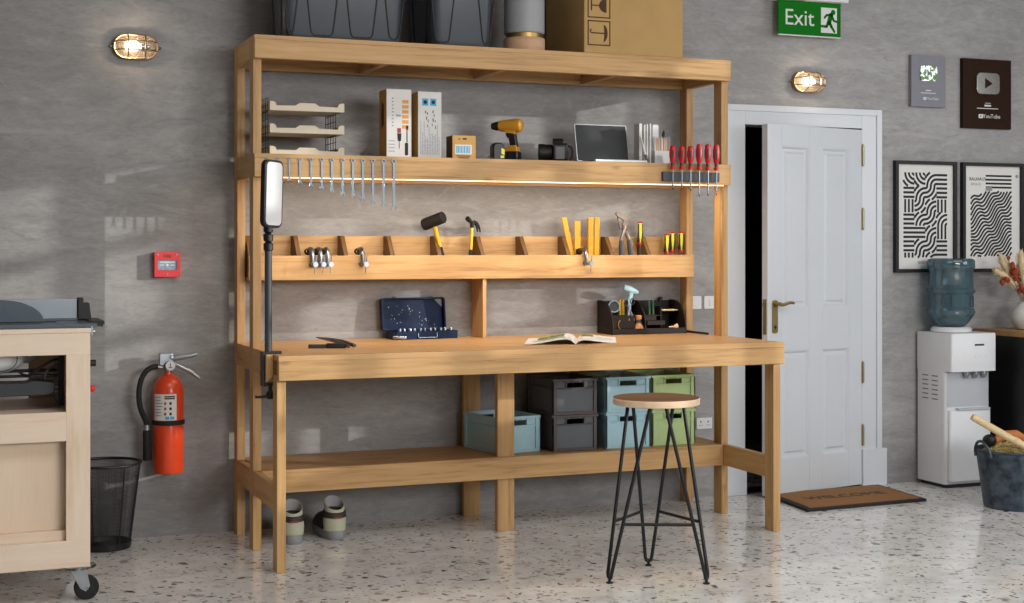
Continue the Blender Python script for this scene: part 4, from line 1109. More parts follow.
t2 = thing('wooden_peg', 'little wooden peg with flared head lying in organizer front', 'peg', (2.275, .79, zt_+.0065))
m = MB().tube([(2.238, .786, zt_+.034), (2.262, .786, zt_+.034), (2.272, .786, zt_+.034), (2.282, .786, zt_+.034), (2.285, .786, zt_+.034)], [.004, .004, .009, .017, .0165], 14); m.build('peg', 'stoolwood', t2)
MB().box(2.268, 2.285, .778, .794, zt_+.0065, zt_+.020).build('rest', 'walnut', t2)
m = MB().lathe([(.013, 0), (.013, .014), (.009, .018)], n=16, c=(2.266, .936, zt_+oh-.004)); tag(m.build('black_stopper', 'black', origin=(2.266, .936, zt_+oh-.004)), 'small black stopper sitting on back edge of the organizer', 'stopper')
m = MB().tube([(2.338, .935, zt_+.005), (2.365, .925, zt_+.006), (2.374, .84, zt_+.006), (2.373, .74, zt_+.006), (2.372, .66, zt_+.006), (2.365, .60, zt_+.006)], .0055, 8)  # thin black tube run along the worktop edge as a dark line
tag(m.build('black_edge_line', 'black', origin=(2.37, .91, zt_)), 'thin black line lying behind the organizer at the rear right post', 'cable')

# panel lamp on a pole, clamped to the left edge of the worktop
lx, ly = -.012, .105
t = thing('panel_lamp', 'upright black framed white panel lamp clamped to left worktop edge', 'lamp', (lx, ly, ZA))
m = MB()
sx = X0 - .044
m.box(sx, sx+.012, ly-.020, ly+.020, ZA-.030, ZW+.012).box(sx+.012, X0+.040, ly-.020, ly+.020, ZW+.0008, ZW+.012).box(sx+.012, X0+.030, ly-.020, ly+.020, ZA-.030, ZA-.018)
m.build('clamp', 'darksteel', t, bevel=.002)
m = MB().prism([(ZA-.012, X0-.031), (ZW+.0005, X0-.031), (ZW+.0005, X0-.0015), (ZA+.012, X0-.0015)], ly-.045, ly+.020, 'xy'); m.v = [Vector((v.y, v.z, v.x)) for v in m.v]
m.build('wooden_pad', 'oakZ', t, bevel=.002)
m = MB().cyl((X0-.005, ly, ZA-.075), (X0-.005, ly, ZA-.018), .008, n=12).lathe([(.010, 0), (.017, .006), (.018, .022), (.012, .034)], c=(X0-.005, ly, ZA-.086), n=18); m.build('clamp_screw', 'darksteel', t)
m = MB().tube([(X0-.005, ly, ZA-.070), (X0-.030, ly-.006, ZA-.074), (X0-.062, ly-.01, ZA-.075), (X0-.070, ly-.01, ZA-.072)], [.007, .006, .005, .007], 8); m.build('clamp_lever', 'black', t)
m = MB().cyl((lx, ly, ZW+.012), (lx, ly, 1.335), .0155, n=20); m.build('pole', 'charcoal', t)
m = MB()
for zc, r, h in ((1.350, .0205, .020), (1.389, .021, .019), (1.427, .020, .020)):
    m.lathe([(r*.6, -h), (r, -h*.7), (r, h*.6), (r*.6, h)], c=(lx, ly, zc), n=20)
m.cyl((lx, ly, 1.33), (lx, ly, 1.47), .010, n=12); m.build('joint', 'black', t)
pan = Matrix.Translation((.004, ly, 1.572)) @ Matrix.Rotation(math.radians(36), 4, 'Z') @ Matrix.Rotation(math.radians(2), 4, 'Y')
m = MB().prism(rrect(.116, .284, .028), -.010, .014, 'xz', Mx=pan); fr = m.build('panel_frame', 'black', t, bevel=.003)
m = MB().prism(rrect(.096, .264, .020), -.0125, -.0095, 'xz', Mx=pan); m.build('diffuser', 'white_pl', t)
# ---------------------------------------------------------------- crates on the lower shelf
CW, CD, CH = .248, .325, .176
def crate(mat, label, x, y, z, rz=0, group='stackable crates on the lower shelf'):
    t = thing('storage_crate', label, 'crate', (x, y, z), group, rz)
    m = MB(); w, d, h, th = CW/2, CD/2, CH, .006
    i = .010                                # panels sit inside the frame
    hz0, hz1, hw = h-.044, h-.020, .046     # hand hole
    # floor
    m.box(-w+i, w-i, -d+i, d-i, 0, .006)
    # panels: long sides closed, short sides (front and back) with a hand hole
    m.box(-w+i, -w+i+th, -d+i, d-i, .006, h-.004).box(w-i-th, w-i, -d+i, d-i, .006, h-.004)
    for y0 in (-d+i, d-i-th):
        m.box(-w+i, w-i, y0, y0+th, .006, hz0).box(-w+i, w-i, y0, y0+th, hz1, h-.004)
        m.box(-w+i, -hw, y0, y0+th, hz0, hz1).box(hw, w-i, y0, y0+th, hz0, hz1)
    m.build('tub', 'grey_panel' if mat == 'grey_pl' else mat, t, world=False, bevel=.001)
    f = MB()
    def frame_box(x0, x1, y0, y1, z0, z1): f.box(x0, x1, y0, y1, z0, z1)
    # rim band, bottom band, corner posts, rounded with a bevel
    for (z0, z1, g) in ((h-.012, h, 0), (h-.052, h-.044, .003), (.0, .014, .003)):
        frame_box(-w+g, w-g, -d+g, -d+i, z0, z1); frame_box(-w+g, w-g, d-i, d-g, z0, z1)
        frame_box(-w+g, -w+i, -d+i, d-i, z0, z1); frame_box(w-i, w-g, -d+i, d-i, z0, z1)
    for sx in (-1, 1):
        for sy in (-1, 1):
            a, b = sorted((sx*w*.988, sx*(w-.026))); c, e = sorted((sy*d*.99, sy*(d-.026)))
            f.box(a, b, min(sy*d*.99, sy*(d-i)), max(sy*d*.99, sy*(d-i)), .004, h-.004)
            f.box(min(sx*w*.988, sx*(w-i)), max(sx*w*.988, sx*(w-i)), c, e, .004, h-.004)
    for sy in (-1, 1):                       # lip around the hand hole
        y0, y1 = sorted((sy*(d-i), sy*(d-.003)))
        f.box(-hw-.007, -hw, y0, y1, hz0-.002, h-.012).box(hw, hw+.007, y0, y1, hz0-.002, h-.012)
        for k in (-.016, 0, .016): f.box(k-.002, k+.002, y0, y1, hz1, h-.012)
    f.build('frame', mat, t, world=False, bevel=.0012)
    return t
zc = ZL1 + .0005
crate('blue_pl', 'light blue crate alone at left on lower shelf behind the middle leg', 1.281, .732, zc, math.radians(10.5))
crate('grey_pl', 'dark grey crate at bottom of the grey stack on lower shelf', 1.592, .695, zc); crate('grey_pl', 'dark grey crate on top of the other dark grey crate', 1.592, .695, zc+CH+.0006)
crate('blue_pl', 'light blue crate at bottom of stack beside the grey crates', 1.879, .695, zc); crate('blue_pl', 'light blue crate on top of the other blue crate', 1.879, .695, zc+CH+.0006)
crate('green_pl', 'green crate at bottom of the green stack behind the stool', 2.140, .708, zc); crate('green_pl', 'green crate on top of the other green crate', 2.140, .708, zc+CH+.0006)

# ---------------------------------------------------------------- boots on the floor
def boot(label, x, y, ang):
    """heel at the origin towards -Y, toe towards +Y, then turned"""
    t = thing('ankle_boot', label, 'boot', (x, y, 0), 'pair of boots under the lower shelf', ang)
    def ring(z, a, b, cy, tilt=0, n=24): return [Vector((a*math.cos(2*PI*k/n), cy + b*math.sin(2*PI*k/n), z + tilt*math.sin(2*PI*k/n))) for k in range(n)]
    def sole(z, g=0): 
        pts = []
        for k in range(28):
            q = 2*PI*k/28; yy = .098 + .156*math.sin(q); ww = .052 + .004*math.cos((yy-.17)*9)
            cq = math.copysign(abs(math.cos(q))**.6, math.cos(q)); pts.append(Vector(((ww+g)*cq, yy + g*math.sin(q), z)))
        return pts
    MB().loft([sole(0, -.003), sole(.006, .002), sole(.030, .003), sole(.042, -.001)]).build('sole', 'bootsole', t, world=False)
    m = MB().loft([ring(.040, .050, .052, .0), ring(.075, .053, .054, .0), ring(.112, .051, .052, .002), ring(.135, .047, .049, .004, .012), ring(.160, .046, .049, .006, .026), ring(.1645, .0445, .0475, .006, .027)], cap=False)
    m.build('shaft', ['cream'], t, world=False)
    m = MB().loft([ring(.1645, .0445, .0475, .006, .027), ring(.163, .042, .045, .006, .027), ring(.14, .041, .044, .006, .016), ring(.10, .039, .041, .005), ring(.055, .036, .038, .004)], cap=False); m.add(ring(.056, .0365, .0385, .004), [tuple(range(24))]); m.build('lining', 'felt', t, world=False)
    m = MB().loft([ring(.100, .0525, .0535, .002, .0), ring(.102, .0548, .0558, .002, .002), ring(.130, .0515, .0535, .003, .008), ring(.132, .0495, .0515, .003, .008)]); m.build('ankle_band', 'bootdark', t, world=False)
    MB().box(-.020, .020, -.0585, -.0535, .100, .1065).build('red_tab', 'redprint', t, world=False, bevel=.001)
    m = MB()
    def cross(y, a, h, n=18): return [Vector((a*math.cos(PI*k/(n-1)), y, .040 + h*math.sin(PI*k/(n-1)))) for k in range(n)]
    m.loft([cross(.03, .051, .085), cross(.08, .052, .080), cross(.13, .054, .070), cross(.19, .052, .056), cross(.235, .038, .036), cross(.252, .018, .014)])
    m.build('toe_upper', 'bootdark', t, world=False)
    return t
boot('cream and dark boot seen from the heel, half behind the front left leg', .205, .598, math.radians(-4))
boot('cream and dark boot, right one of the pair on the floor under the workbench', .408, .622, math.radians(2))

# ---------------------------------------------------------------- stool
t = thing('bar_stool', 'round wooden bar stool with black hairpin legs in front of workbench', 'stool', (1.424, -.640, 0))
SC = Vector((1.424, -.640, 0)); SZ = .737
m = MB().lathe([(.170, SZ-.030), (.176, SZ-.027), (.178, SZ-.006), (.175, SZ-.0015), (.1, SZ-.0015)], n=56, c=(SC.x, SC.y, 0)); m.build('seat', 'stoolwood', t)
m = MB().lathe([(.1752, SZ-.0014), (.1745, SZ), (.1, SZ)], n=56, c=(SC.x, SC.y, 0)); m.build('seat_top', 'stooltop', t)  # thin top layer, darker wood colour than the edge
angs = [math.radians(a) for a in (185, 308, 71)]
rods = []
for a in angs:
    foot = SC + Vector((.220*math.cos(a), .220*math.sin(a), .020))
    tops = [SC + Vector((.118*math.cos(a+s*.80), .118*math.sin(a+s*.80), SZ-.0305)) for s in (-1, 1)]
    tv = Vector((-math.sin(a), math.cos(a), 0))
    pts = [tops[0]] + [foot - tv*.014 + Vector((0, 0, .018))] + [foot - tv*.010 + Vector((0, 0, .004)), foot - Vector((0, 0, .002)), foot + tv*.010 + Vector((0, 0, .004))] + [foot + tv*.014 + Vector((0, 0, .018))] + [tops[1]]
    pts = [tops[0], tops[0].lerp(pts[1], .5)] + pts[1:-1] + [tops[1].lerp(pts[-2], .5), tops[1]]
    lg = MB().tube(pts, .0074, 10).build('leg', 'darksteel', t)
    MB().lathe([(.014, 0), (.014, .005), (.006, .008), (.006, .018)], c=(foot.x, foot.y, .0), n=18).build('glide', 'black', lg)
    rods.append((tops, foot - tv*.014 + Vector((0,0,.018)), foot + tv*.014 + Vector((0,0,.018))))
    pl = MB().prism([( -.05, -.012), (.05, -.012), (.05, .012), (-.05, .012)], 0, .0012, 'xy')
zb = .238
def onrod(a, b): k = (zb - b.z) / (a.z - b.z); return b + (a - b) * k
for i in range(3):
    j = (i + 1) % 3
    p0 = onrod(rods[i][0][1], rods[i][2]); p1 = onrod(rods[j][0][0], rods[j][1])
    MB().cyl(p0, p1, .0066, n=10).build('stretcher', 'darksteel', t)
pt = MB()
for tops, *_ in rods: pt.prism([(p.x, p.y) for p in (tops[0] + (tops[0]-SC)*.12, tops[1] + (tops[1]-SC)*.12, tops[1] - (tops[1]-SC)*.18, tops[0] - (tops[0]-SC)*.18)], SZ-.0325, SZ-.0302, 'xy')
for v in pt.v: pass
pt.build('mounting_plates', 'darksteel', t)

# ---------------------------------------------------------------- fire extinguisher
ex, ey = -.313, .872
t = thing('fire_extinguisher', 'red fire extinguisher with black hose hanging on the wall', 'fire extinguisher', (ex, ey, .30))
R = .070
m = MB().lathe([(.050, .303), (.064, .306), (R, .316), (R, .675), (.066, .705), (.054, .732), (.036, .750), (.020, .758), (.018, .772)], c=(ex, ey, 0), n=40); m.build('cylinder', 'red', t)
m = MB().lathe([(R+.0012, .528), (R+.004, .530), (R+.004, .548), (R+.0012, .550)], c=(ex, ey, 0), n=40); m.build('strap', 'rubber', t)
m = MB().box(ex-.03, ex+.03, ey+R-.004, W, .50, .60).box(ex-.02, ex+.02, ey+R-.006, W, .70, .74); m.build('wall_bracket', 'darksteel', t)
def lab(a0, a1, z0, z1, rr_, name, mat, parent=t, n=14):
    m = MB(); vs = []; fs = []
    for k in range(n+1):
        a = a0 + (a1-a0)*k/n
        for r2 in (rr_, rr_ - .0012):
            for z in (z0, z1): vs.append(Vector((ex + r2*math.cos(a), ey + r2*math.sin(a), z)))
    for k in range(n):
        o = 4*k; fs += [(o, o+4, o+5, o+1), (o+2, o+3, o+7, o+6), (o+1, o+5, o+7, o+3), (o, o+2, o+6, o+4)]
    m.add(vs, fs); return m.build(name, mat, parent)
vw = math.radians(-112)                     # direction the label faces
L0 = lab(vw-.78, vw+.78, .552, .672, R+.0014, 'label', 'paper')
rr = random.Random(2)
mk = MB()
def lbl(a0, a1, z0, z1, nm, mat): lab(vw+a0, vw+a1, z0, z1, R+.0022, nm, mat, L0, 4)
for k in range(7): lbl(-.70, -.12 - rr.random()*.15, .656-.014*k, .660-.014*k, 'text_line', 'greyink')
for k in range(2): lbl(.0, .66, .658-.009*k, .664-.009*k, 'heading', 'ink')
for k, c in enumerate(('redprint', 'ink', 'redprint', 'ink', 'redprint', 'ink')): lbl(-.02+.33*(k % 2), .12+.33*(k % 2), .624-.024*(k//2), .636-.024*(k//2), 'pictogram', c)
lbl(.05, .30, .556, .570, 'blue_symbol', 'blueprint'); lbl(.36, .62, .556, .570, 'blue_symbol', 'blueprint')
m = MB().cyl((ex, ey, .770), (ex, ey, .800), .020, n=18).box(ex-.042, ex+.020, ey-.018, ey+.018, .800, .856).cyl((ex-.02, ey, .79), (ex-.055, ey-.005, .795), .011, n=12); m.build('valve', 'chrome', t, bevel=.003)
m = MB().cyl((ex+.004, ey-.020, .800), (ex+.004, ey-.042, .800), .0225, n=24); gg = m.build('gauge', 'chrome', t)
m = MB().cyl((ex+.004, ey-.042, .800), (ex+.004, ey-.043, .800), .0190, n=24); m.build('dial', 'paper', gg)
m = MB().box(ex+.0025, ex+.0055, ey-.0442, ey-.0432, .794, .812).prism([(ex-.006, .790), (ex+.014, .790), (ex+.011, .793), (ex-.003, .793)], ey-.0442, ey-.0432, 'xz'); m.build('needle', 'ink', gg)
m = MB().tube([(ex+.005, ey, .828), (ex+.05, ey-.008, .836), (ex+.10, ey-.016, .842), (ex+.128, ey-.02, .850)], [.014, .012, .011, .008], 10); m.build('top_lever', 'chrome', t)
m = MB().tube([(ex+.005, ey, .812), (ex+.04, ey-.006, .800), (ex+.10, ey-.016, .768), (ex+.138, ey-.022, .736)], [.011, .011, .010, .007], 10); m.build('bottom_lever', 'chrome', t)
m = MB().tube([Vector((ex+.016 + .010*math.cos(2*PI*k/12), ey-.03, .838 + .010*math.sin(2*PI*k/12))) for k in range(12)], .002, 6, closed=True); m.build('pull_ring', 'steel', t)
hp_ = bez((ex-.050, ey-.005, .795), (ex-.125, ey-.02, .800), (ex-.145, ey-.02, .70), (ex-.130, ey-.015, .62), 12) + bez((ex-.130, ey-.015, .62), (ex-.122, ey-.01, .58), (ex-.100, ey-.01, .555), (ex-.098, ey-.01, .525), 8)[1:]
m = MB().tube(hp_, .0125, 12); m.build('hose', 'rubber', t)
m = MB().tube([(ex-.098, ey-.01, .530), (ex-.098, ey-.01, .505)], [.015, .015], 14); m.build('hose_clip', 'chrome', t)
m = MB().tube([(ex-.098, ey-.01, .506), (ex-.098, ey-.01, .495), (ex-.096, ey-.01, .372), (ex-.096, ey-.01, .368)], [.0155, .018, .0205, .019], 16); m.build('nozzle', 'rubber', t)

nudge(t, 0, .005)
# ---------------------------------------------------------------- fire alarm call point
t = thing('fire_alarm_call_point', 'small red square fire alarm box on wall above the extinguisher', 'fire alarm', (-.30, W, 1.21))
ax0, ax1, az0, az1, ay = -.360, -.242, 1.213, 1.328, W-.048
cx, cz = (ax0+ax1)/2, (az0+az1)/2
m = MB().prism(rrect(ax1-ax0, az1-az0, .005, cx=cx, cy=cz), ay+.010, W, 'xz')
o1, i1 = rrect(ax1-ax0, az1-az0, .005, cx=cx, cy=cz), rrect(.088, .048, .003, cx=cx, cy=cz-.003)
R4 = [[Vector((p[0], y, p[1])) for p in q] for q, y in ((o1, ay+.010), (o1, ay), (i1, ay), (i1, ay+.012))]
m.loft(R4, cap=False); m.build('housing', 'callred', t)
m = MB().prism(rrect(.086, .046, .003, cx=cx, cy=cz-.003), ay+.007, ay+.0095, 'xz'); w_ = m.build('window_panel', 'alarmpane', t)
m = MB().box(cx-.034, cx+.034, ay+.0062, ay+.007, cz+.008, cz+.013); m.prism(circ(.006, 16, cx, cz-.003), ay+.0062, ay+.007, 'xz').box(cx-.034, cx-.014, ay+.0062, ay+.007, cz-.005, cz-.001).box(cx+.014, cx+.034, ay+.0062, ay+.007, cz-.005, cz-.001); m.build('marking', 'paper', w_)
text_mb('FIRE', .020, facing(cx, ay-.0002, cz+.037), .0006).build('lettering', 'ink', t)
m = MB()
for dx, dz in ((-.043, .046), (.043, .046), (0, -.045)): m.cyl((cx+dx, ay-.0015, cz+dz), (cx+dx, ay+.0005, cz+dz), .0035, n=12)
m.build('screw', 'steel', t)

nudge(t, -.009, -.002)
# ---------------------------------------------------------------- brass bulkhead wall lamps
def stad(L, H, n=14):
    r = H/2; s = L/2 - r
    return [(s + r*math.cos(-PI/2 + PI*k/n), r*math.sin(-PI/2 + PI*k/n)) for k in range(n+1)] + [(-s + r*math.cos(PI/2 + PI*k/n), r*math.sin(PI/2 + PI*k/n)) for k in range(n+1)]
def sconce(label, x, z):
    t = thing('bulkhead_lamp', label, 'wall lamp', (x, W, z), 'brass bulkhead wall lamps')
    def ring(L, H, y): return [Vector((p[0], y, p[1])) for p in stad(L, H)]
    m = MB().loft([ring(.205, .116, 0), ring(.205, .116, -.020), ring(.198, .109, -.028), ring(.186, .097, -.028), ring(.186, .097, -.010)], cap=False); m.build('base', 'sconcebrass', t, world=False)
    MB().loft([ring(.187, .098, -.004), ring(.187, .098, -.0105)]).build('back_plate', 'sconceplate', t, world=False)
    m = MB().loft([ring(.182, .094, -.011), ring(.180, .092, -.045), ring(.168, .080, -.066), ring(.140, .054, -.078), ring(.100, .016, -.081)]); m.build('glass_dome', 'lampglass', t, world=False)
    c = MB()
    def arch(f, lo, hi): pass
    for zc_ in (-.020, .020):
        c.tube([(-.094, -.024, zc_), (-.092, -.050, zc_), (-.080, -.074, zc_), (-.055, -.087, zc_), (.055, -.087, zc_), (.080, -.074, zc_), (.092, -.050, zc_), (.094, -.024, zc_)], .0030, 8)
    for xc in (-.038, .038):
        c.tube([(xc, -.024, -.053), (xc, -.050, -.052), (xc, -.074, -.040), (xc, -.087, -.022), (xc, -.087, .022), (xc, -.074, .040), (xc, -.050, .052), (xc, -.024, .053)], .0030, 8)
    c.tube([Vector((p[0], -.029, p[1])) for p in stad(.196, .108)], .0042, 8, closed=True)
    c.build('cage', 'sconcebrass', t, world=False)
    for sx in (-1, 1): MB().tube([(sx*.099, -.014, 0), (sx*.106, -.014, 0), (sx*.108, -.014, 0), (sx*.113, -.014, 0), (sx*.118, -.014, 0)], [.006, .0045, .0055, .0065, .003], 12).build('thumb_screw', 'sconcebrass', t, world=False)
    m = MB().tube([(-.052, -.043, 0), (-.048, -.043, 0), (-.030, -.043, 0), (-.008, -.043, 0), (.016, -.043, 0), (.022, -.043, 0)], [.010, .020, .0265, .024, .014, .012], 18); m.build('bulb', 'bulb', t, world=False)
    m = MB().cyl((.022, -.043, 0), (.060, -.043, 0), .0135, n=16).box(.040, .062, -.045, -.010, -.012, .012); m.build('socket', 'darksteel', t, world=False)
    li = bpy.data.lights.new('lamp_light', 'POINT'); li.energy = SCONCE; li.color = (1, .86, .69); li.shadow_soft_size = .02
    lo = bpy.data.objects.new('lamp_light', li); COL.objects.link(lo); lo.parent = t; lo.location = (-.020, -.072, 0)
    return t
SCONCE = 2.2
sconce('brass bulkhead lamp on the wall left of the workbench', -.451, 2.274)
sconce('brass bulkhead lamp on the wall above the white door', 3.196, 2.267)

# ---------------------------------------------------------------- exit sign
t = thing('exit_sign', 'green exit sign with running figure above the door', 'sign', (3.16, W, 2.51))
ex0, ex1, ez0, ez1, eyf = 2.958, 3.362, 2.516, 2.702, W-.062
MB().box(ex0-.02, ex1+.028, W-.10, W, 2.704, 2.79).build('lamp_housing', 'white_pl', t, bevel=.004)
MB().box(ex0+.15, ex1-.12, W-.094, W-.03, 2.7025, 2.7038).build('housing_window', 'signwhite', t)
MB().box(ex0, ex1, eyf, eyf+.008, ez0, ez1).build('sign_panel', 'exitgreen', t, bevel=.001)
MB().box(ex0, ex1, eyf, eyf+.009, ez0-.006, ez0-.0003).build('bottom_edge', 'signwhite', t)
MB().box(ex0+.12, ex1-.12, eyf+.009, W, ez1-.02, ez1).build('hanger', 'white_pl', t)
text_mb('Exit', .125, facing(ex0+.133, eyf-.0004, 2.607), .0008).build('lettering', 'signwhite', t)
pnl = MB().box(3.232, 3.336, eyf-.0012, eyf-.0002, 2.536, 2.676); pn = pnl.build('pictogram_panel', 'signwhite', t)
g = MB(); yb, ya = eyf-.0024, eyf-.0011
qx, qz = 3.232, 2.536; wq, hq = .104, .140
def pt2(u, v): return (qx + u*wq, qz + v*hq)
def capsule(u0, v0, u1, v1, r0, r1=None):
    r1 = r1 or r0; (xa, za), (xb, zb_) = pt2(u0, v0), pt2(u1, v1); a = math.atan2(zb_-za, xb-xa)
    pts = [(xb + r1*math.cos(a-PI/2+PI*k/8), zb_ + r1*math.sin(a-PI/2+PI*k/8)) for k in range(9)] + [(xa + r0*math.cos(a+PI/2+PI*k/8), za + r0*math.sin(a+PI/2+PI*k/8)) for k in range(9)]
    g.prism(pts, yb, ya, 'xz')
g.prism(circ(.0145, 18, *pt2(.76, .83)), yb, ya, 'xz')
capsule(.62, .70, .50, .42, .0150, .0130)
capsule(.60, .73, .34, .70, .0065); capsule(.34, .70, .22, .60, .0062)
capsule(.66, .70, .80, .50, .0065); capsule(.80, .50, 1.0, .46, .0060)
capsule(.52, .42, .66, .24, .0095, .0080); capsule(.66, .24, .84, .06, .0075, .0065)
capsule(.46, .42, .34, .25, .0095, .0075); capsule(.34, .25, .02, .26, .0075, .0065)
g.build('running_figure', 'exitgreen', pn)

nudge(t, .017, .004)
# ---------------------------------------------------------------- plaques and posters on the wall
def play_logo(cx, cz, s, y, m0, m1, parent):
    MB().prism(rrect(s*1.35, s, s*.25, cx=cx, cy=cz), y-.0006, y, 'xz').build('logo_icon', m0, parent)
    MB().prism([(cx-s*.18, cz-s*.24), (cx+s*.26, cz), (cx-s*.18, cz+s*.24)], y-.0012, y-.0006, 'xz').build('logo_triangle', m1, parent)
t = thing('silver_award_plaque', 'smaller grey award plaque with painted green and white reflection, upper wall', 'plaque', (4.0, W, 2.16))
sy = W - .028
MB().box(3.864, 4.104, sy, W, 2.160, 2.456).build('board', 'silverplq', t, bevel=.001)
bt = MB().prism(rrect(.116, .088, .016, cx=3.982, cy=2.353), sy-.006, sy, 'xz').build('play_button', 'leafreflection', t)
MB().prism([(3.970, 2.335), (4.002, 2.353), (3.970, 2.371)], sy-.0068, sy-.006, 'xz').build('triangle', 'silverplq', bt)
text_mb('Ryan', .014, facing(4.003, sy-.0004, 2.258), .0004) if False else None
MB().box(3.965, 4.000, sy-.0006, sy, 2.252, 2.258).box(3.930, 4.035, sy-.0006, sy, 2.238, 2.242).build('inscription', 'signwhite', t)
play_logo(3.958, 2.208, .016, sy, 'signwhite', 'silverplq', t)
text_mb('YouTube', .021, facing(4.014, sy-.0003, 2.208), .0004).build('lettering', 'signwhite', t)
nudge(t, .018, -.002)
t = thing('dark_award_plaque', 'larger dark brown award plaque with shiny play button, upper wall at right', 'plaque', (4.42, W, 2.05))
MB().box(4.222, 4.572, sy, W, 2.048, 2.455).build('board', 'brownplq', t, bevel=.001)
bt = MB().prism(rrect(.168, .128, .030, cx=4.398, cy=2.312), sy-.010, sy, 'xz').build('play_button', 'mirror', t, bevel=.003)
MB().prism([(4.374, 2.282), (4.428, 2.312), (4.374, 2.342)], sy-.0112, sy-.010, 'xz').build('triangle', 'brownplq', bt)
MB().box(4.381, 4.421, sy-.0006, sy, 2.196, 2.199).box(4.376, 4.424, sy-.0006, sy, 2.178, 2.188).box(4.321, 4.476, sy-.0006, sy, 2.164, 2.168).build('inscription', 'signwhite', t)
play_logo(4.350, 2.120, .024, sy, 'signwhite', 'brownplq', t)
text_mb('YouTube', .034, facing(4.428, sy-.0003, 2.120), .0004).build('lettering', 'signwhite', t)

nudge(t, .024, -.002)
def poster(label, x0, x1, z0, z1):
    t = thing('framed_poster', label, 'poster', ((x0+x1)/2, W, z0), 'black framed line pattern posters')
    f = MB(); y0 = W - .030; fw = .020
    o = [(x0, z0), (x1, z0), (x1, z1), (x0, z1)]; i_ = [(x0+fw, z0+fw), (x1-fw, z0+fw), (x1-fw, z1-fw), (x0+fw, z1-fw)]
    f.loft([[Vector((p[0], y, p[1])) for p in q] for q, y in ((o, W-.001), (o, y0), (i_, y0), (i_, W-.010))], cap=False); f.build('frame', 'blacksatin', t, smooth=False)
    MB().box(x0+fw-.002, x1-fw+.002, W-.012, W-.001, z0+fw-.002, z1-fw+.002).build('print_sheet', 'paper', t)
    return t
yp0, yp1 = W-.0128, W-.0119
p1 = poster('framed poster of black blocky curved stripes, nearer the door', 3.766, 4.196, 1.213, 1.854)
a = MB(); gx0, gx1, gz1, gz0 = 3.829, 4.136, 1.788, 1.298
cell = (gx1-gx0)/4; nl = 3; th = cell/nl*.52
def strip(pts, th):
    n = len(pts); L = []; Rr = []
    for i in range(n):
        d = (Vector(pts[min(i+1, n-1)]) - Vector(pts[max(i-1, 0)])).normalized(); nn = Vector((-d.y, d.x)) * th/2
        L.append((pts[i][0]+nn.x, pts[i][1]+nn.y)); Rr.append((pts[i][0]-nn.x, pts[i][1]-nn.y))
    vs = [Vector((p[0], y, p[1])) for y in (yp0, yp1) for p in L + Rr]; N = 2*n
    fs = []
    for i in range(n-1): fs += [(i, i+1, n+i+1, n+i), (N+i, N+n+i, N+n+i+1, N+i+1), (i, N+i, N+i+1, i+1), (n+i, n+i+1, N+n+i+1, N+n+i)]
    a.add(vs, fs)
rows = ['tr tr br H', 'H br tl H', 'V tl br V', 'H br tl br', 'H H br V', 'H br tl H', 'V tl br H', 'br H br br']
for r_, row in enumerate(rows):
    for c_, k in enumerate(row.split()):
        x0, zt1 = gx0 + c_*cell, gz1 - r_*cell; x1, zb1 = x0 + cell, zt1 - cell
        if zb1 < gz0 - .03: zb1 = gz0
        for q in range(nl + 2):
            f_ = (q + .5) / nl
            if q >= nl and k in 'HV': continue
            if k == 'H':
                z = zt1 - f_*cell
                if z > gz0: strip([(x0, z), (x1, z)], th)
            elif k == 'V':
                x = x0 + f_*cell; strip([(x, zt1), (x, max(zb1, gz0))], th)
            else:
                ccx = x1 if 'r' in k else x0; ccz = (zt1 if 't' in k else zt1 - cell)
                a0 = {'tr': PI, 'br': PI/2, 'tl': 3*PI/2, 'bl': 0}[k]
                pts = [(ccx + f_*cell*math.cos(a0 + PI/2*s/24), ccz + f_*cell*math.sin(a0 + PI/2*s/24)) for s in range(25)]
                pts = [p for p in pts if p[1] > gz0 - .002 and x0 - .002 < p[0] < x1 + .002 and zt1 - cell - .002 < p[1] < zt1 + .002]
                if len(pts) > 1: strip(pts, th)
a.build('line_pattern', 'ink', p1)
text_mb('BAUHAUS', .024, facing(3.984, yp0, 1.270), .0003).build('lettering', 'greyink', p1); nudge(p1, .009, -.008)
p2 = poster('framed poster of black wavy diagonal stripes, at the right picture edge', 4.234, 4.680, 1.213, 1.854)
a = MB(); wx0, wx1, wz0, wz1 = 4.302, 4.600, 1.300, 1.693
sp_ = .0250
for k in range(-18, 26):
    run = []
    for s in range(0, 91):
        x = wx0 + (wx1-wx0)*s/90; u = (x-wx0)
        z = wz0 + k*sp_ + .74*u + .0150*math.sin(u*58 + k*.55) + .006*math.sin(u*27 + 1)
        if wz0 + .004 < z < wz1 - .004 and not (z > wz1 - .02 and x < 4.40): run.append((x, z))
        else:
            if len(run) > 2: strip(run, .0118)
            run = []
    if len(run) > 2: strip(run, .0118)
for k in range(4): z = 1.778 - .0225*k; strip([(4.410, z), (4.600, z)], .011)
a.build('line_pattern', 'ink', p2)
m = text_mb('BAUHAUS', .027, facing(4.352, yp0, 1.757), .0003); m.build('lettering', 'ink', p2)
text_mb('2012-15', .022, facing(4.338, yp0, 1.728), .0003).build('lettering', 'greyink', p2)
MB().prism(circ(.010, 16, 4.638, 1.778), yp0, yp1, 'xz').box(4.410, 4.457, yp0-.0004, yp1, 1.690, 1.712).build('grey_mark', 'greyink', p2); nudge(p2, .012, -.008)

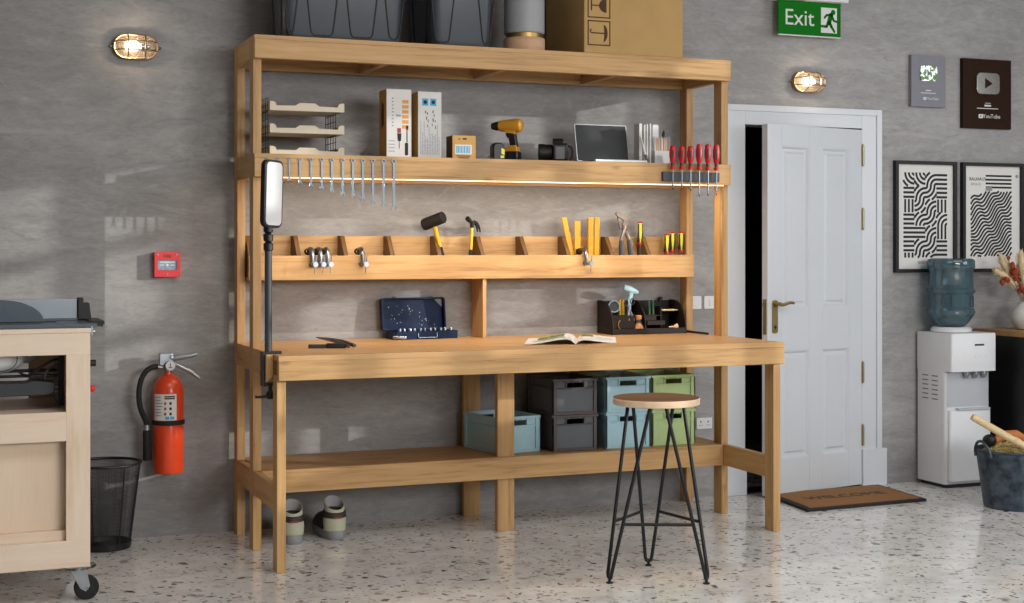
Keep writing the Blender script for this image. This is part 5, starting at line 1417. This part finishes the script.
# ---------------------------------------------------------------- switches and socket
def plate(nm, label, cat, x0, x1, z0, z1, kind, group=None):
    t = thing(nm, label, cat, ((x0+x1)/2, W, z0), group)
    MB().prism(rrect(x1-x0, z1-z0, .006, cx=(x0+x1)/2, cy=(z0+z1)/2), W-.009, W, 'xz').build('plate', 'white_pl', t, bevel=.002)
    c, d = (x0+x1)/2, (z0+z1)/2
    if kind == 'switch': MB().box(c-.013, c+.013, W-.013, W-.009, d-.018, d+.018).build('rocker', 'white_pl', t, bevel=.002)
    else:
        m = MB()
        for cx in (c-.022, c+.022): m.box(cx-.003, cx+.003, W-.0096, W-.009, d+.004, d+.014).box(cx-.010, cx-.004, W-.0096, W-.009, d-.011, d-.008).box(cx+.004, cx+.010, W-.0096, W-.009, d-.011, d-.008)
        m.build('socket_holes', 'ink', t)
    if kind == 'both': pass
plate('light_switch', 'white wall switch plate beside the rear right post', 'light switch', 2.443, 2.526, 1.016, 1.086, 'switch', 'white switch plates beside the door')
plate('light_switch', 'white wall switch plate nearer the door casing', 'light switch', 2.543, 2.626, 1.016, 1.086, 'switch', 'white switch plates beside the door')
plate('wall_socket', 'white power socket low on wall between the rear and middle right posts', 'wall socket', 2.497, 2.592, .368, .428, 'socket')
# ---------------------------------------------------------------- water dispenser and bottle
t = thing('water_dispenser', 'white floor standing water dispenser beside the black cabinet', 'water dispenser', (4.10, .80, 0))
qx0, qx1 = 3.926, 4.236
qy0, qy1, qh = .695, .950, .868
m = MB()
def rr2(x0, x1, y0, y1, r, z, n=4): return [Vector((p[0], p[1], z)) for p in rrect(x1-x0, y1-y0, r, n, (x0+x1)/2, (y0+y1)/2)]
m.loft([rr2(qx0, qx1, qy0, qy1, .018, .022), rr2(qx0, qx1, qy0, qy1, .018, .655)]); m.build('lower_body', 'white_pl', t)
m = MB().loft([rr2(qx0, qx1, .640, qy1, .012, .655), rr2(qx0, qx1, .640, qy1, .012, .862), rr2(qx0+.004, qx1-.004, .644, qy1-.004, .010, qh)]); m.build('head', 'white_pl', t)
MB().box(qx0+.012, qx1-.012, qy0-.0015, qy0+.004, .455, .650).build('tap_recess', 'dispgrey', t)
m = MB().loft([rr2(qx0+.018, qx1-.006, qy0-.022, qy0+.01, .018, .040), rr2(qx0+.018, qx1-.006, qy0-.022, qy0+.01, .018, .430), rr2(qx0+.022, qx1-.010, qy0-.018, qy0+.01, .014, .436)]); m.build('lower_door', 'white_pl', t)
MB().box(qx0+.07, qx1-.02, qy0-.030, qy0, .436, .448).build('drip_tray', 'dispgrey', t, bevel=.002)
MB().box(qx0+.02, qx1-.02, qy0+.01, qy1-.02, 0, .022).build('plinth', 'black', t)
for i in range(3):
    x = 4.055 + .060*i
    MB().lathe([(.018, .655), (.017, .640), (.010, .622), (.007, .615)], c=(x, .672, 0), n=18).build('tap', 'chrome', t)
for cx in (.785, .868):
    for k in range(6):
        y = cx
        MB().box(qx0-.0012, qx0+.001, y-.026, y+.026, .490+.026*k, .496+.026*k).build('vent_slot', 'ventgrey', t)
MB().box(4.085, 4.150, .6392, .6402, .798, .808).build('badge', 'ink', t)
m = MB()
for k in range(3): m.prism(circ(.003, 10, 4.090 + .035*k, .738), .6392, .6402, 'xz')
m.build('indicator', 'dispgrey', t)
m = MB().lathe([(.105, qh), (.112, qh+.004), (.112, qh+.020), (.100, qh+.030)], c=(4.058, .810, 0), n=36); m.build('bottle_seat', 'white_pl', t)
t = thing('water_bottle', 'large blue translucent water bottle upside down on white dispenser', 'water bottle', (4.058, .810, qh+.0305))
zb = qh + .031
prof = [(.040, 0), (.080, .004), (.100, .022), (.128, .058), (.136, .072), (.137, .098), (.129, .106), (.129, .186), (.137, .194), (.137, .212), (.129, .220), (.129, .322), (.134, .330), (.139, .338), (.139, .372), (.131, .383), (.110, .388)]
m = MB().lathe([(r, z) for r, z in prof] + [(.02, .388)], n=44, c=(0, 0, .0)); m.xf(Matrix.Diagonal((.95, .95, 1, 1))); m.build('bottle', 'bottle', t, world=False)
m = MB()
for a in (-1.2, -.9, -2.2, -2.6): m.tube([(.1325*math.cos(a), .1325*math.sin(a), .115), (.1305*math.cos(a), .1305*math.sin(a), .178)], .003, 6)
for z in (.203, .086): m.box(.055, .080, -.1240, -.118, z-.004, z+.004)
m.xf(Matrix.Diagonal((.95, .95, 1, 1))); m.build('moulded_marks', 'bottle', t, world=False)

# ---------------------------------------------------------------- black cabinet, vase, dried flowers
t = thing('black_cabinet', 'black cabinet with oak top at right wall, holding a vase', 'cabinet', (4.85, .70, 0))
kx0, kx1, ky0, ky1, kz = 4.340, 5.50, .470, .955, .845
MB().box(kx0, kx1, ky0+.02, ky1, 0, kz).build('carcass', 'cabblack', t, bevel=.002)
MB().box(kx0-.004, kx1+.004, ky0, ky1, kz+.0, kz+.030).build('top_board', 'cabwood', t, bevel=.002)
for a, b in ((kx0+.004, (kx0+kx1)/2-.002), ((kx0+kx1)/2+.002, kx1-.004)):
    d = MB().box(a, b, ky0+.001, ky0+.0195, .06, kz-.004).build('cabinet_door', 'cabblack', t, bevel=.001)
    MB().box(a+.02 if a > 4.7 else b-.03, a+.03 if a > 4.7 else b-.02, ky0-.018, ky0+.001, .45, .60).build('door_handle', 'black', d)
vx, vy, vz = 4.540, .74, kz + .0305
t = thing('vase', 'white round ceramic vase on the oak topped cabinet', 'vase', (vx, vy, vz))
m = MB().lathe([(.045, 0), (.060, .004), (.088, .045), (.094, .075), (.085, .110), (.058, .140), (.046, .150), (.048, .158), (.043, .158), (.040, .148), (.050, .120), (.05, .06)], n=40); m.build('body', 'clay', t, world=False)
rf = random.Random(21)
flower_labels = {'p': ['pampas plume leaning furthest left out of the white vase', 'upright pale pampas plume above the vase, left of centre', 'pale pampas plume rising highest from the white vase', 'pale pampas plume leaning right at the picture edge', 'short pampas plume low in the bouquet of the vase'],
                 'r': ['red orange dried flower hanging lowest at left of bouquet', 'red orange dried flower stalk at left centre of bouquet', 'tallest red orange dried flower stalk in the vase', 'red orange dried flower stalk just above the vase rim', 'red orange dried flower stalk at the right of bouquet', 'red orange dried flower stalk behind the pale plumes']}
def stalk(kind, i, tip, bend):
    t = thing('pampas_stalk' if kind == 'p' else 'dried_flower_stalk', flower_labels[kind][i], 'dried flower', (vx, vy, vz+.05), 'dried flowers in the white vase')
    base = Vector((vx + rf.uniform(-.012, .012), vy + rf.uniform(-.012, .012), vz + .065)); tip = Vector(tip)
    ctrl = Vector((vx + (tip.x-vx)*.15, vy + (tip.y-vy)*.15, vz + .16 + (tip.z-vz)*.2))
    c2 = tip + Vector(bend)
    pts = bez(base, ctrl, c2, tip, 14)
    MB().tube(pts, [.0022]*len(pts), 6).build('stem', 'stem', t)
    if kind == 'p':
        m = MB(); n = 9; q = pts[6:]
        m.tube(q, [.006 + .016*math.sin(PI*(k+.6)/(len(q)+.2)) for k in range(len(q))], 10)
        for k in range(90):
            u = rf.random(); i0 = min(len(q)-2, int(u*(len(q)-1))); p = q[i0].lerp(q[i0+1], u*(len(q)-1)-i0)
            ax = (q[i0+1]-q[i0]).normalized(); rv = Vector((rf.uniform(-1,1), rf.uniform(-1,1), rf.uniform(-1,1))); rv = (rv - ax*rv.dot(ax)).normalized()
            L = .030*math.sin(PI*min(.95, u+.08)) + .008
            m.tube([p, p + rv*L*.6 + ax*L*.7, p + rv*L*.9 + ax*L*1.4], [.0025, .002, .0005], 4)
        m.build('plume', 'pampas', t)
    else:
        m = MB()
        for k in range(5):
            p = pts[-1 - k] if k else pts[-1]
            p = p + Vector((rf.uniform(-.018, .018), rf.uniform(-.018, .018), rf.uniform(-.01, .01)))
            s = rf.uniform(.011, .017)
            m.lathe([(.003, s*1.2), (s*.7, s*.7), (s, 0), (s*.6, -s*.9), (.002, -s*1.5)], n=8, c=p)
            m.tube([p, pts[-1-k]], .0015, 5)
        m.build('blossom', 'rust', t)
stalk('p', 0, (vx-.250, vy-.02, vz+.345), (.06, 0, -.02)); stalk('p', 1, (vx-.175, vy+.02, vz+.435), (.03, 0, -.10)); stalk('p', 2, (vx-.07, vy-.03, vz+.455), (0, 0, -.1))
stalk('p', 3, (vx+.11, vy, vz+.40), (-.04, 0, -.08)); stalk('p', 4, (vx+.03, vy-.06, vz+.33), (0, 0, -.08))
stalk('r', 0, (vx-.235, vy-.05, vz+.275), (.05, 0, .05)); stalk('r', 1, (vx-.135, vy-.05, vz+.345), (.02, 0, -.06)); stalk('r', 2, (vx-.150, vy-.02, vz+.405), (.02, 0, -.1))
stalk('r', 3, (vx-.090, vy-.06, vz+.255), (0, 0, -.05)); stalk('r', 4, (vx+.09, vy-.04, vz+.31), (-.03, 0, -.07)); stalk('r', 5, (vx-.005, vy+.05, vz+.36), (0, 0, -.09))

# ---------------------------------------------------------------- zinc bucket with kindling and tools
bx, by = 3.945, .105
t = thing('metal_bucket', 'dark galvanised bucket at right picture edge on the floor', 'bucket', (bx, by, 0))
n = 48
def oval(rx, ry, z): return [Vector((bx + rx*math.cos(2*PI*k/n), by + ry*math.sin(2*PI*k/n), z)) for k in range(n)]
m = MB().loft([oval(.196, .170, .0), oval(.200, .174, .006), oval(.203, .177, .020), oval(.243, .205, .290), oval(.250, .211, .296), oval(.250, .211, .304), oval(.242, .203, .304), oval(.236, .198, .290), oval(.19, .165, .02)]); m.build('tub', 'zinc', t)
for sx in (-1, 1):
    pts = [Vector((bx + sx*(.246 + .006*math.sin(PI*k/10)*3), by - .060*math.cos(PI*k/10), .270 + .082*math.sin(PI*k/10))) for k in range(11)]
    MB().tube(pts, .0075, 10).build('ear_handle', 'zinc', t)
fill = MB(); rs = random.Random(8)
fill.loft([oval(.20, .17, .20), oval(.232, .195, .262), oval(.19, .16, .285), oval(.10, .08, .300)])
for k in range(420):
    a = rs.uniform(0, 2*PI); r = math.sqrt(rs.random())*.20; x, y = bx + r*math.cos(a), by + r*.82*math.sin(a)
    hz_ = .292 + .020*(1 - r/.2) + rs.uniform(0, .022); d = Vector((rs.uniform(-1, 1), rs.uniform(-1, 1), rs.uniform(-.25, .6))).normalized()*rs.uniform(.02, .05)
    p = Vector((x, y, hz_)); fill.tube([p - d*.5, p + Vector((0, 0, rs.uniform(.0, .01))), p + d*.5], .0022, 4)
o = fill.build('straw', 'straw', origin=(bx, by, .2)); tag(o, 'yellowish straw packing filling the dark metal bucket', 'straw', kind='stuff')
t = thing('wooden_handle_tool', 'long pale wooden handle leaning out of the metal bucket', 'tool handle', (3.72, .08, .30))
m = MB().tube([(3.590, .060, .486), (3.604, .055, .478), (3.72, .020, .410), (3.86, -.022, .328), (3.98, -.058, .258)], [.016, .0185, .019, .019, .017], 14); m.build('handle', 'toolwood', t)
m = MB().tube([(3.800, -.004, .364), (3.826, -.012, .348)], .0215, 14); m.build('collar', 'stoolwood', t)
m = MB().ball((3.775, .15, .345), (.036, .036, .033), 16, 10); tag(m.build('dark_ball', 'black', origin=(3.775, .15, .32)), 'dark round lump on the straw behind the pale wooden handle', 'ball')
m = MB().tube([(3.87, .22, .330), (3.92, .21, .356), (3.99, .20, .356), (4.05, .19, .33)], [.018, .027, .029, .02], 12); tag(m.build('orange_wood_piece', 'orangewood', origin=(3.95, .20, .31)), 'orange wooden piece lying at back of the metal bucket', 'wood piece')

# ---------------------------------------------------------------- door mat
t = thing('door_mat', 'brown coir welcome mat with black edge in front of the door', 'door mat', (3.2, .61, 0))
q = [Vector((2.812, .372, 0)), Vector((3.575, .405, 0)), Vector((3.618, .885, 0)), Vector((2.868, .868, 0))]
ce = sum(q, Vector())/4
def shr(f, z): return [ce + (p - ce)*f + Vector((0, 0, z)) for p in q]
MB().loft([shr(1, .001), shr(1, .012), shr(.992, .015)]).build('rubber_edge', 'rubber', t, smooth=False)
def ins(d, z):
    r = []
    for i in range(4):
        a, b_, c_ = q[i-1], q[i], q[(i+1) % 4]; r.append(b_ + (a-b_).normalized()*d + (c_-b_).normalized()*d + Vector((0, 0, z)))
    return r
MB().loft([ins(.026, .010), ins(.026, .0185), ins(.030, .0195)]).build('coir_field', 'coir', t, smooth=False)
ang = math.atan2(.022, .75)
Mm = Matrix.Translation((3.213, .620, .0200)) @ Matrix.Rotation(ang, 4, 'Z') @ Matrix.Shear('XZ', 4, (0, 0)) if False else Matrix.Translation((3.213, .620, .0200)) @ Matrix.Rotation(ang, 4, 'Z')
text_mb('WELCOME', .105, Mm, .0006).build('lettering', 'ink', t)

# ---------------------------------------------------------------- wire waste basket
wx_, wy_ = -.605, .800
t = thing('waste_basket', 'black wire mesh waste basket between the pine cart and the extinguisher', 'waste basket', (wx_, wy_, 0))
R0, R1, H = .113, .158, .380
m = MB()
nv = 140
for k in range(nv):
    a = 2*PI*k/nv; c, s_ = math.cos(a), math.sin(a)
    m.tube([(wx_+R0*c, wy_+R0*s_, .02), (wx_+R1*c, wy_+R1*s_, H)], .0008, 3)
for k in range(60):
    z = .02 + (H-.02)*k/60; r = R0 + (R1-R0)*(z-.02)/(H-.02)
    m.tube([Vector((wx_ + r*math.cos(2*PI*i/60), wy_ + r*math.sin(2*PI*i/60), z)) for i in range(60)], .0008, 3, closed=True)
m.build('mesh_wall', 'black', t, smooth=False)
m = MB().tube([Vector((wx_ + R1*math.cos(2*PI*i/64), wy_ + R1*math.sin(2*PI*i/64), H)) for i in range(64)], .0062, 10, closed=True); m.build('rim', 'black', t)
m = MB().lathe([(R0-.004, 0), (R0+.002, .002), (R0+.006, .030), (R0+.002, .030), (R0-.004, .006), (.02, .006)], c=(wx_, wy_, 0), n=64); m.build('base', 'black', t)
for a in (-1.1, 1.9): c, s_ = math.cos(a), math.sin(a); MB().tube([(wx_+(R0+.001)*c, wy_+(R0+.001)*s_, .01), (wx_+(R1+.001)*c, wy_+(R1+.001)*s_, H)], .003, 6).build('seam_rod', 'black', t)

# ---------------------------------------------------------------- pine cart on casters with a table saw
cx0, cx1, cy0, cy1 = -1.83, -.760, -.200, .420
t = thing('rolling_cart', 'pale pine plywood cart on casters at left picture edge', 'cart', ((cx0+cx1)/2, (cy0+cy1)/2, 0))
zb_, zt = .134, 1.022
sw = .088
def cp(nm, mat, *b): return bb(nm, mat, b, bevel=.0015, parent=t)
cp('stile', 'plyZ', cx1-sw, cx1, cy0, cy0+.030, .236, .940); cp('stile', 'plyZ', cx0, cx0+sw, cy0, cy0+.030, .236, .940)
cp('top_rail', 'plyX', cx0, cx1, cy0, cy0+.030, .940, zt); cp('middle_rail', 'plyX', cx0+sw, cx1-sw, cy0, cy0+.030, .614, .724); cp('bottom_rail', 'plyX', cx0, cx1, cy0, cy0+.030, zb_, .236)
m = MB()
m.box(cx0+sw, cx1-sw, cy0+.060, cy0+.075, .236, .614); m.build('front_panel', 'plypanel', t)
cp('ledge', 'plyX', cx0+sw, cx1-sw, cy0+.030, cy0+.060, .200, .272)
cp('inner_shelf', 'plyX', cx0+.018, cx1-.018, cy0+.030, cy1-.018, .706, .722)
cp('side_panel', 'plyZ', cx1-.018, cx1, cy0+.030, cy1, zb_, zt); cp('side_panel', 'plyZ', cx0, cx0+.018, cy0+.030, cy1, zb_, zt)
cp('back_rail', 'plyX', cx0+.018, cx1-.018, cy1-.018, cy1, .940, zt); cp('back_rail', 'plyX', cx0+.018, cx1-.018, cy1-.018, cy1, zb_, .70)
cp('back_stile', 'plyZ', cx1-.190, cx1-.018, cy1-.018, cy1, .70, .940); cp('bottom_board', 'plyX', cx0, cx1, cy0+.030, cy1, zb_, zb_+.018)
m = MB().box(cx0-.003, cx1+.003, cy0-.003, cy1, zt+.0005, 1.040); m.build('top_frame', 'plyX', t, bevel=.002)
def caster(x, y):
    pl = MB().box(x-.045, x+.045, y-.032, y+.032, zb_-.007, zb_-.001).build('caster', 'chrome', t, bevel=.002)
    m = MB().cyl((x, y, zb_-.018), (x, y, zb_-.007), .020, n=18)
    for sy in (-1, 1): m.prism([(x-.030, zb_-.018), (x+.030, zb_-.018), (x+.042, .054), (x+.026, .034), (x+.006, .046)], y+sy*.019-.0016, y+sy*.019+.0016, 'xz')
    m.build('fork', 'chrome', pl, bevel=.001)
    wxx = x+.030
    Rxw = Matrix.Rotation(PI/2, 4, 'X')
    m = MB().lathe([(.030, -.014), (.042, -.013), (.0465, -.008), (.0465, .008), (.042, .013), (.030, .014)], c=(wxx, y, .0467), n=36, Mx=Rxw); m.build('wheel', 'rubber', pl)
    m = MB().lathe([(.004, -.0152), (.029, -.0150), (.029, .0150), (.004, .0152)], c=(wxx, y, .0467), n=24, Mx=Rxw); m.build('hub', 'darksteel', pl)
    MB().tube([(x+.030, y, zb_-.012), (x+.052, y, zb_-.010), (x+.066, y, zb_-.004)], [.007, .007, .005], 8).build('brake_lever', 'black', pl)
    m = MB().cyl((wxx, y-.024, .0467), (wxx, y+.024, .0467), .006, n=10); m.build('axle', 'steel', pl)
for x in (cx1-.040, cx0+.055):
    for y in (cy0+.045, cy1-.045): caster(x, y)
m = MB().cyl((cx1, cy0+.02, .905), (cx1+.022, cy0+.02, .905), .013, n=16); m.build('black_knob', 'black', t)
m = MB().cyl((cx1, cy0+.02, .808), (cx1+.006, cy0+.02, .808), .008, n=12).ball((cx1+.010, cy0+.02, .808), (.010, .011, .015), 14, 8); m.build('red_knob', 'callred', t)

sx1 = -.752
t = thing('table_saw', 'grey table saw mounted in the top of the pine cart', 'table saw', (-1.25, .1, 1.04))
m = MB().box(-1.70, sx1+.02, cy0+.02, .36, 1.0405, 1.056); m.build('saw_table', 'saw', t, bevel=.002)
m = MB().box(-1.70, sx1-.03, .10, .135, 1.0562, 1.142); m.build('rip_fence', 'sawlight', t, bevel=.003)
m = MB().box(-1.70, sx1-.03, .080, .10, 1.0562, 1.066); m.build('fence_foot', 'saw', t, bevel=.001)
m = MB().prism([(sx1-.029, 1.058), (sx1-.029, 1.146), (sx1-.006, 1.146), (sx1-.006, 1.126), (sx1+.016, 1.126), (sx1+.024, 1.058)], .09, .145, 'xz'); m.build('fence_clamp', 'black', t, bevel=.003)
m = MB().box(sx1+.0, sx1+.055, -.10, .16, 1.048, 1.062).box(sx1+.02, sx1+.05, -.10, -.06, 1.040, 1.052); m.build('fence_rail', 'darksteel', t, bevel=.002)
m = MB().cyl((cx1+.004, cy0+.03, 1.024), (cx1+.020, cy0+.03, 1.024), .009, n=8).box(cx1+.004, cx1+.012, cy0+.016, cy0+.044, 1.012, 1.046); m.build('rail_bolt', 'chrome', t)
m = MB().prism([(-1.075 + .16*math.cos(PI*k/20), 1.057 + .086*math.sin(PI*k/20)) for k in range(21)], -.020, .012, 'xz'); m.build('blade_guard', 'saw', t, bevel=.003)
m = MB().box(-1.30, -.87, -.024, -.020, 1.0562, 1.0595); m.build('riving_plate', 'darksteel', t)
m = MB().ball((-1.115, .02, .925), (.135, .10, .070), 28, 16); m.build('motor_cover', 'motor', t)
m = MB().ball((-.985, .10, .945), (.055, .06, .055), 22, 12); m.build('motor_end', 'motor', t)
m = MB().tube([Vector((-1.075 + .058*math.cos(2*PI*k/28), -.073 - .006*math.sin(2*PI*k/28)*0, .920 + .045*math.sin(2*PI*k/28))) for k in range(28)], .0016, 5, closed=True); m.build('cover_seam', 'black', t)
m = MB().box(-1.70, -.862, -.045, -.02, .846, .856).box(-1.70, -.862, .02, .05, .862, .870).box(-1.70, -.862, .15, .18, .850, .862).box(-.866, -.845, -.06, .20, .735, .935); m.build('lower_frame', 'black', t, bevel=.002)
m = MB().prism([(-1.70, .775), (-.895, .780), (-.880, .795), (-.880, .828), (-.960, .838), (-.985, .830), (-1.70, .835)], -.090, .02, 'xz'); m.build('base_casting', 'charcoal', t, bevel=.004)
m = MB().cyl((-.905, -.05, .806), (-.858, -.05, .806), .005, n=10).cyl((-.905, -.05, .790), (-.858, -.05, .790), .004, n=10); m.build('pivot_pin', 'steel', t)
m = MB().tube(bez((-1.01, -.055, .870), (-.97, -.06, .835), (-.96, -.06, .870), (-.93, -.06, .885), 8) + bez((-.93, -.06, .885), (-.90, -.06, .905), (-.89, -.06, .915), (-.855, -.05, .915), 8)[1:], .005, 8); m.build('cable', 'black', t)
m = MB().tube(bez((-.915, -.05, .836), (-.915, -.05, .880), (-.890, -.05, .890), (-.855, -.04, .892), 10), .005, 8); m.build('conduit', 'steel', t)

# ---------------------------------------------------------------- light
w = bpy.data.worlds.new('World'); sc.world = w; w.use_nodes = True
nt = w.node_tree; bg = nt.nodes['Background']
sky = nt.nodes.new('ShaderNodeTexSky'); sky.sky_type = 'HOSEK_WILKIE'; sky.turbidity = 3; sky.sun_direction = (.85, -.4, .2)
nt.links.new(sky.outputs[0], bg.inputs[0]); bg.inputs[1].default_value = .35
def area(name, loc, aim, sx, sy, e, col=(1, 1, 1)):
    l = bpy.data.lights.new(name, 'AREA'); l.shape = 'RECTANGLE'; l.size = sx; l.size_y = sy; l.energy = e; l.color = col
    o = bpy.data.objects.new(name, l); COL.objects.link(o); o.location = loc
    o.rotation_euler = (Vector(aim) - Vector(loc)).to_track_quat('-Z', 'Y').to_euler(); return o
area('added_front_light', (2.7, -8.3, 2.45), (1.0, 1, 1.15), 3.8, 1.5, 258, (1, .985, .975))  # unseen soft key light added before the solid front wall
area('added_overhead_light', (.3, -2.6, 3.3), (.3, -2.6, 0), 2.6, 1.4, 46, (1, .97, .93))  # unseen overhead fill lights added to brighten the floor, no fixtures built
area('added_overhead_light', (3.9, -2.2, 3.3), (3.9, -2.2, 0), 2.6, 1.4, 40, (.97, .98, 1))
area('side_window_light', (RX-.05, (wy0+wy1)/2, 2.05), (0, (wy0+wy1)/2, 1.6), 2.6, 1.8, 60, (.95, .98, 1)) 
s = bpy.data.lights.new('low_sun', 'SUN'); s.energy = 2.2; s.angle = math.radians(.45); s.color = (1, .93, .86)
so = bpy.data.objects.new('low_sun', s); COL.objects.link(so); so.rotation_euler = Vector((-.078, .05, -.0165)).to_track_quat('-Z', 'Y').to_euler(); so.location = (9, -4, 4)

area('led_strip_glow', ((X0+X1)/2, YB+.005, ZSb-.008), ((X0+X1)/2, YB+.35, .6), X1-X0-.26, .008, 11, (1, .83, .65))
# ---------------------------------------------------------------- camera
cam = bpy.data.cameras.new('camera'); co = bpy.data.objects.new('camera_view', cam); COL.objects.link(co)
cam.sensor_width = 36; cam.lens = 1437.0 / 1024 * 36
co.location = (-1.2895, -5.8700, 1.3425); co.rotation_euler = (PI/2, 0, -.3786); cam.shift_y = -53.0 / 1024
sc.camera = co
vs_ = sc.view_settings; vs_.view_transform = 'Standard'; vs_.look = 'None'; vs_.gamma = 1; vs_.exposure = 0; vs_.use_curve_mapping = False
sc.cycles.use_denoising = True; sc.cycles.max_bounces = 8; sc.cycles.transparent_max_bounces = 16
sc.cycles.caustics_reflective = False; sc.cycles.caustics_refractive = False; sc.cycles.sample_clamp_indirect = 6
